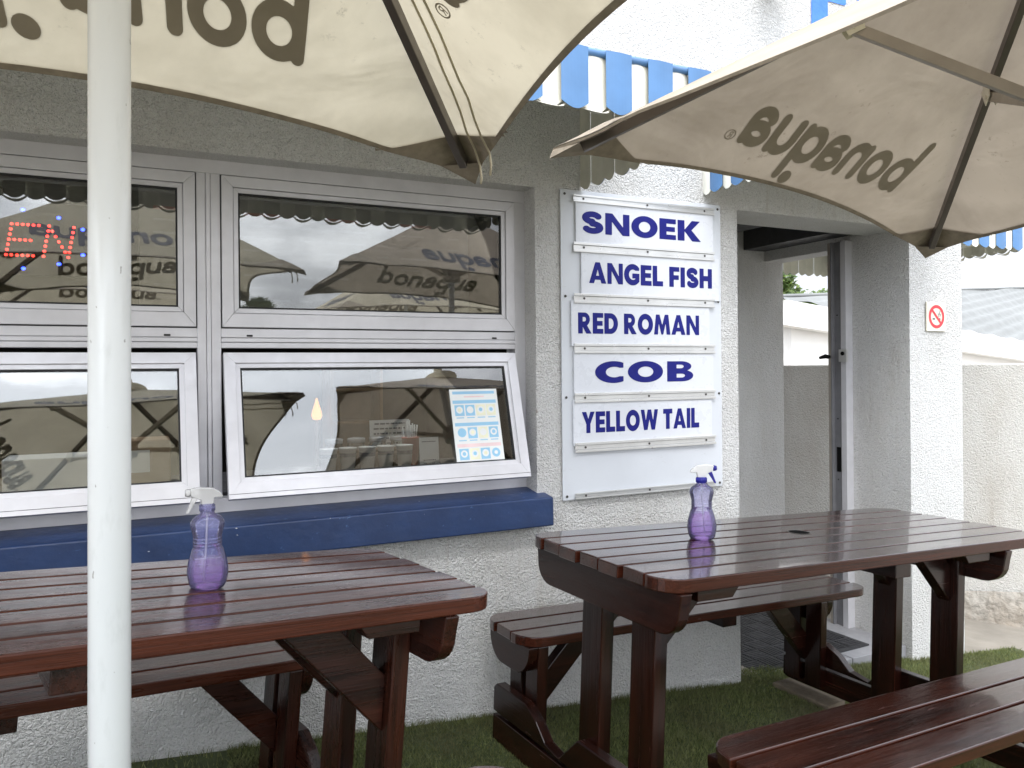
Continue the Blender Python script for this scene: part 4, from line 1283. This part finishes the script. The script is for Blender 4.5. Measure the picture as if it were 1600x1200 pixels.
sheet('counter_notice', 'white landscape notice with black border lines standing behind the jars', 'notice', 1.20, 3.88, 1.05, .21, .14, R(-4), [(.12, -.08, .08, .004), (.095, -.085, .085, .004), (.07, -.085, .085, .004), (.045, -.085, .085, .004), (.02, -.05, .05, .004)])
mb = MB()
mb.box(1.11, 1.29, 3.80, 3.95, CZ, 1.05)
o = mb.build('carton', M_CARD, bevel=.004); tag(o, 'brown carton on the counter propping up the notice', 'carton')
# warm lamp
lp = thing('warm_lamp', 'small lit warm lamp glowing inside the shop behind the tilted pane', 'lamp', (.985, 4.62, CZ))
mb = MB(); mb.lathe([(.05, -.84), (.05, -.82), (.010, -.81), (.010, .19)], 16); mb.build('stand', M_STRUT, lp, bevel=.002)
mb = MB(); mb.lathe([(.022, .19), (.031, .212), (.027, .238), (.013, .28), (.004, .315)], 20, caps=False); mb.build('lamp_shade', M_BULB, lp, smooth=True)
mb = MB(); mb.lathe([(.001, .20), (.018, .215), (.018, .24), (.001, .26)], 14, caps=False); mb.build('bulb', M_BULB, lp, smooth=True)
sh = thing('wooden_shelf', 'tan wooden shelf unit beside the warm lamp inside the shop', 'shelf', (1.22, 4.80, .10))
mb = MB(); mb.box(-.16, .16, .0, .02, 0, 1.45); mb.box(-.16, -.14, -.20, 0, 0, 1.45); mb.box(.14, .16, -.20, 0, 0, 1.45); mb.build('carcass', M_SHELF, sh, bevel=.003)
for z in (.4, .85, 1.02, 1.22, 1.43):
    mb = MB(); mb.box(-.139, .139, -.20, -.001, z, z + .018); mb.build('shelf_board', M_SHELF, sh, bevel=.002)
# boxes low in the left pane
for k, (x, y, w, h, mt_, lab) in enumerate(((.02, 3.62, .26, .20, M_CARD, 'orange brown carton with papers behind the left tilted pane'),
                                          (-.30, 3.70, .30, .14, M_PAPER, 'low white box behind the left tilted pane'),
                                          (-.72, 3.62, .32, .24, M_REDP, 'red box at the far left behind the lower pane'))):
    o = thing('counter_box', lab, 'box', (x, y, CZ))
    mb = MB(); mb.box(-w / 2, w / 2, -.10, .10, 0, h); mb.build('carton', mt_, o, bevel=.004)
    mb = MB(); mb.box(-w * .3, w * .2, -.102, -.1005, h * .35, h * .8); mb.build('paper_label', M_PAPER, o)
# menu board on the rear of the kitchen, seen faintly
mbd = thing('menu_board', 'beige menu board with red and grey text lines hanging inside the shop', 'menu board', (1.0, 4.6, 1.62))
mb = MB(); mb.box(-.95, .95, 0, .03, 0, .82); mb.build('board', M_MENU, mbd, bevel=.003)
mb = MB(); mr = MB()
for cidx in range(4):
    x0 = -.88 + cidx * .46
    mr.box(x0, x0 + .20, -.002, -.0005, .70, .718)
    for q in range(8):
        z = .64 - q * .07
        mb.box(x0, x0 + random.uniform(.12, .27), -.002, -.0005, z, z + .012)
        mb.box(x0 + .31, x0 + .38, -.002, -.0005, z, z + .012)
mb.build('text_lines', M_INKL, mbd); mr.build('red_headings', M_HEADR, mbd)
# LED sign
ld = thing('open_sign', 'OPEN sign of red and blue light dots hanging behind the upper left pane', 'light sign', (-.45, 3.19, 1.83))
mb = MB(); mb.box(-.25, .37, .012, .03, -.04, .22); mb.build('backing', M_BLACK, ld, bevel=.004)
DOT = {'O': [(0, .2), (0, .5), (0, .8), (.25, 1), (.6, 1), (.85, .8), (.85, .5), (.85, .2), (.6, 0), (.25, 0)],
       'P': [(0, i / 6) for i in range(7)] + [(.22, 1), (.45, 1), (.67, .92), (.78, .75), (.67, .58), (.45, .5), (.22, .5)],
       'E': [(0, i / 6) for i in range(7)] + [(i * .19, 1) for i in range(1, 6)] + [(i * .19, .5) for i in range(1, 5)] + [(i * .19, 0) for i in range(1, 6)],
       'N': [(0, i / 6) for i in range(7)] + [(.9, i / 6) for i in range(7)] + [(.15 * i, 1 - i / 6) for i in range(1, 6)]}
mb = MB()
for k, ch in enumerate('OPEN'):
    for (a, b) in DOT[ch]:
        x = -.155 + k * .112 + a * .085 + b * .018; z = .028 + b * .108
        mb.lathe([(.0001, -.005), (.0042, -.003), (.005, 0), (.0042, .003), (.0001, .005)], 8, (x, .006, z), caps=False)
mb.build('red_lights', M_LEDR, ld, smooth=True)
mb = MB()
for k in range(14):
    a = 2 * math.pi * k / 14
    mb.lathe([(.0001, -.006), (.006, -.003), (.0065, 0), (.006, .003), (.0001, .006)], 8, (.06 + .27 * math.cos(a), .006, .085 + .105 * math.sin(a)), caps=False)
mb.build('blue_lights', M_LEDB, ld, smooth=True)
mb = MB()
mb.tube([(-.1, .02, .2), (-.06, .03, .27), (.02, .03, .30), (.08, .02, .36)], .004, 6)
mb.tube([(.05, .02, .2), (.06, .03, .26), (-.02, .03, .31), (-.04, .02, .36)], .004, 6)
mb.build('cable', M_BLACK, ld, smooth=True)
# health poster stuck on the inside of the tilted pane
def on_sash(M, x, d, y):
    return M @ Vector((x, y, -d))
po = thing('safety_poster', 'white safety poster with blue, yellow and pink panels stuck on the tilted pane', 'poster', M=M_SR @ Matrix.Translation((1.292, .0105, -.318)))
mb = MB(); mb.box(-.107, .107, -.0012, 0, -.157, .157); mb.build('paper', M_PAPER, po)
pb = [MB() for _ in range(5)]     # blue, ink, pink, yellow, white
B_, I_, P_, Y_, W_ = pb
yb = -.0014
def rect(mbx, x0, x1, z0, z1, l=0): mbx.add([(x0, yb - l * .0003, z0), (x1, yb - l * .0003, z0), (x1, yb - l * .0003, z1), (x0, yb - l * .0003, z1)], [(0, 1, 2, 3)])
def disc(mbx, x, z, r, l=1): mbx.add([(x + r * math.cos(k * math.pi / 10), yb - l * .0003, z + r * math.sin(k * math.pi / 10)) for k in range(20)], [list(range(20))])
rect(B_, -.095, .095, .136, .148); rect(P_, -.045, .045, .122, .128)
for r_, (zz, hm) in enumerate(((.10, B_), (.005, B_), (-.083, P_))):
    rect(hm, -.098, .098, zz - .004, zz + .010)
    for c_ in range(4):
        x = -.092 + c_ * .0475
        bgm = [B_, W_, B_, Y_][(c_ + r_) % 4] if r_ else [B_, B_, Y_, Y_][c_]
        rect(bgm, x, x + .042, zz - .056, zz - .010)
        if bgm is not W_: disc(W_, x + .021, zz - .031, .015)
        else: disc(B_, x + .021, zz - .031, .019)
        disc([Y_, B_, B_, W_][(c_ * 3 + r_) % 4], x + .021, zz - .031, .008, 2)
        rect(B_, x + .004, x + .038, zz - .066, zz - .062)
pr = MB()
for k, mbx in enumerate((B_, P_, Y_, W_)):
    pr.add(mbx.v, mbx.f, k)
pr.build('poster_print', [M_CYAN, M_PINK, M_YEL, M_PAPER], po)

# ------------------------------------------------------------------ beyond the doorway: yard wall, house, tree
yw = thing('yard_wall', 'grey roughcast yard wall on a rough stone footing beyond the pillar', 'wall', M=Matrix.Translation((4.25, 4.75, 0)) @ Matrix.Rotation(math.atan2(-1.5, 1.25), 4, 'Z'))
mb = MB(); mb.box(-1.6, 3.6, 0, .16, -.6, 1.452)
mb.build('wall_body', M_YARD, yw, bevel=.012)
mb = MB(); mb.grid(lambda u, v: (-1.6 + 5.2 * u, -.10 * (1 - v) ** .5 - .03 * math.sin(17 * u) * (1 - v) - .012, -.55 + (.40 + .05 * math.sin(9 * u + 1)) * v), 60, 8)
mb.build('footing', M_STONE, yw, smooth=True)
hs = thing('white_house', 'white house with deep fascia boards and a pale corrugated roof past the yard wall', 'house', (0, 0, 0))
a0, a1 = Vector((6.79, 6.69, 1.92)), Vector((12.35, 7.31, 1.50)); b0, b1 = Vector((6.79, 6.69, 2.21)), Vector((12.35, 7.31, 1.79))
a2, b2 = a1 + (a1 - a0) * .35, b1 + (b1 - b0) * .35
mb = MB(); dd = Vector((-.02, .16, 0))
mb.add([a0, a2, b2, b0, a0 + dd, a2 + dd, b2 + dd, b0 + dd], [(0, 1, 2, 3), (7, 6, 5, 4), (0, 4, 5, 1), (3, 2, 6, 7), (1, 5, 6, 2), (0, 3, 7, 4)])
l0, l1 = Vector((8.04, 8.31, 2.0)), Vector((8.04, 8.31, 2.37)); dx = Vector((.12, .0, 0))
mb.add([l0, a0 - Vector((.01, 0, 0)), b0 - Vector((.01, 0, 0)), l1, l0 + dx, a0 + dx + Vector((0, .12, 0)), b0 + dx + Vector((0, .12, 0)), l1 + dx], [(0, 1, 2, 3), (7, 6, 5, 4), (0, 4, 5, 1), (3, 2, 6, 7)])
mb.build('fascia', M_HOUSE, hs)
mb = MB()
w0, w1 = Vector((7.12, 6.98, 0)), Vector((14.2, 7.75, 0)); wb = Vector((8.4, 8.7, 0))
for p, q, zt0, zt1 in ((w0, w1, 1.99, 1.36), (w0, wb, 1.99, 2.05)):
    mb.add([(p.x, p.y, -.8), (q.x, q.y, -.8), (q.x, q.y, zt1), (p.x, p.y, zt0)], [(0, 1, 2, 3)])
mb.build('house_wall', M_HOUSE, hs, solid=.1)
mb = MB()
e0, e1 = b0 + Vector((.0, .02, .015)), b2 + Vector((0, .02, .015)); r0, r1 = e0 + Vector((.15, .25, .03)), Vector((19.0, 10.9, 3.22))
cdir = Vector((3.9, 1.4, .62)).normalized()
rn_ = (e1 - e0).cross(r1 - e0).normalized(); cper = rn_.cross(cdir).normalized()
def roof(u, v):
    p = (e0.lerp(e1, u)).lerp(r0.lerp(r1, u), v)
    return p + Vector((0, 0, .016 * math.sin((p - e0).dot(cper) / .19 * 2 * math.pi)))
mb.grid(roof, 160, 120)
mb.build('roof', M_ROOFM, hs, smooth=True)
mb = MB(); mb.tube([e0 + Vector((-.06, -.03, .02)), r0 + Vector((0, 0, .02)), r0.lerp(r1, .5) + Vector((0, 0, .02)), r1], .025, 8)
mb.build('ridge_cap', M_ROOFM, hs, smooth=True)
def tree(name, label, cat, base, h, cr, n, leaf, seedv, mleaf=None, spread=1.0):
    t = thing(name, label, cat, base)
    rn = random.Random(seedv)
    mb = MB(); pts = [Vector((0, 0, 0)), Vector((.1, .05, h * .35)), Vector((.05, -.1, h * .65))]
    mb.tube(pts, [.22, .17, .11], 9)
    ends = []
    for k in range(9):
        a = k * 2.4; q = pts[1].lerp(pts[2], rn.random()); e_ = Vector((math.cos(a) * cr * .7 * rn.uniform(.5, 1), math.sin(a) * cr * .7 * rn.uniform(.5, 1), h * rn.uniform(.62, .98)))
        mb.tube([q, q.lerp(e_, .5) + Vector((0, 0, .15)), e_], [.07, .045, .015], 6); ends.append(e_)
    mb.build('trunk', M_BARK, t, smooth=True)
    mb = MB()
    clumps = [(e_ + Vector((rn.gauss(0, .3), rn.gauss(0, .3), rn.gauss(0, .2))), rn.uniform(.28, .55) * cr * .6) for e_ in ends for _ in range(3)]
    for k in range(n):
        c, rr = clumps[rn.randrange(len(clumps))]
        d = Vector((rn.gauss(0, 1), rn.gauss(0, 1), rn.gauss(0, .75))).normalized() * rr * rn.random() ** .4
        p = c + d; s = leaf * rn.uniform(.6, 1.3)
        a = Vector((rn.gauss(0, 1), rn.gauss(0, 1), rn.gauss(0, .6))).normalized(); b = a.orthogonal().normalized()
        mb.add([p - a * s, p + b * s * .45, p + a * s, p - b * s * .45], [(0, 1, 2, 3)])
    mb.build('crown', mleaf or M_LEAF, t)
    return t
tree('leafy_tree', 'green leafy tree rising over the house roof in the doorway gap', 'tree', (18.3, 18.9, -1.0), 5.2, 1.55, 9000, .10, 3)
tree('leafy_tree', 'small green tree top just showing over the roof ridge', 'tree', (24.0, 21.0, -1.0), 5.2, 1.0, 3000, .10, 5)
# seen only in the window: palm, bushes and hedge behind the camera
pt = thing('palm_tree', 'fan palm across the street, mirrored small in the upper window pane', 'tree', (7.3, -45, -.4))
mb = MB(); mb.tube([(0, 0, 0), (.1, 0, 2.5), (.0, .1, 5.0)], [.3, .24, .22], 10); mb.build('trunk', M_BARK, pt, smooth=True)
mb = MB()
for k in range(46):
    a = k * 2.399; el = R(-50 + 130 * (k / 46)); d = Vector((math.cos(a) * math.cos(el), math.sin(a) * math.cos(el), math.sin(el)))
    p = Vector((0, .1, 5.0)); q = p + d * 1.0; sd_ = d.cross(Vector((0, 0, 1))).normalized() if abs(d.z) < .98 else Vector((1, 0, 0))
    mb.tube([p, q], .02, 5)
    for f_ in range(9):
        b_ = R(-75 + f_ * 18.7); dr = (d * math.cos(b_) + sd_ * math.sin(b_)).normalized()
        tip = q + dr * .75 - Vector((0, 0, .18)); nn = sd_ * math.cos(b_) - d * math.sin(b_)
        mb.add([q, q + dr * .35 + nn * .06, tip, q + dr * .35 - nn * .06], [(0, 1, 2, 3)])
mb.build('crown', M_PALM, pt)
tree('street_tree', 'dark broad tree across the street, mirrored behind the left umbrella', 'tree', (-9, -24, -.2), 5.5, 2.4, 5000, .22, 11)
for k, (x, y, lab) in enumerate(((-1.35, -6.5, 'leafy shrub behind the camera, mirrored under the light sign'), (-2.6, -7.4, 'second leafy shrub behind the camera, mirrored at the pane edge'))):
    t = tree('shrub', lab, 'shrub', (x, y, .15), 2.9, .75, 2600, .06, 21 + k)
bw = thing('street_wall', 'long low white boundary wall across the street', 'wall', (0, -18, 0))
mb = MB(); mb.box(-40, 40, -.2, 0, -.6, 1.0); mb.build('wall_body', M_HOUSE, bw)
print('objects', len(bpy.data.objects))
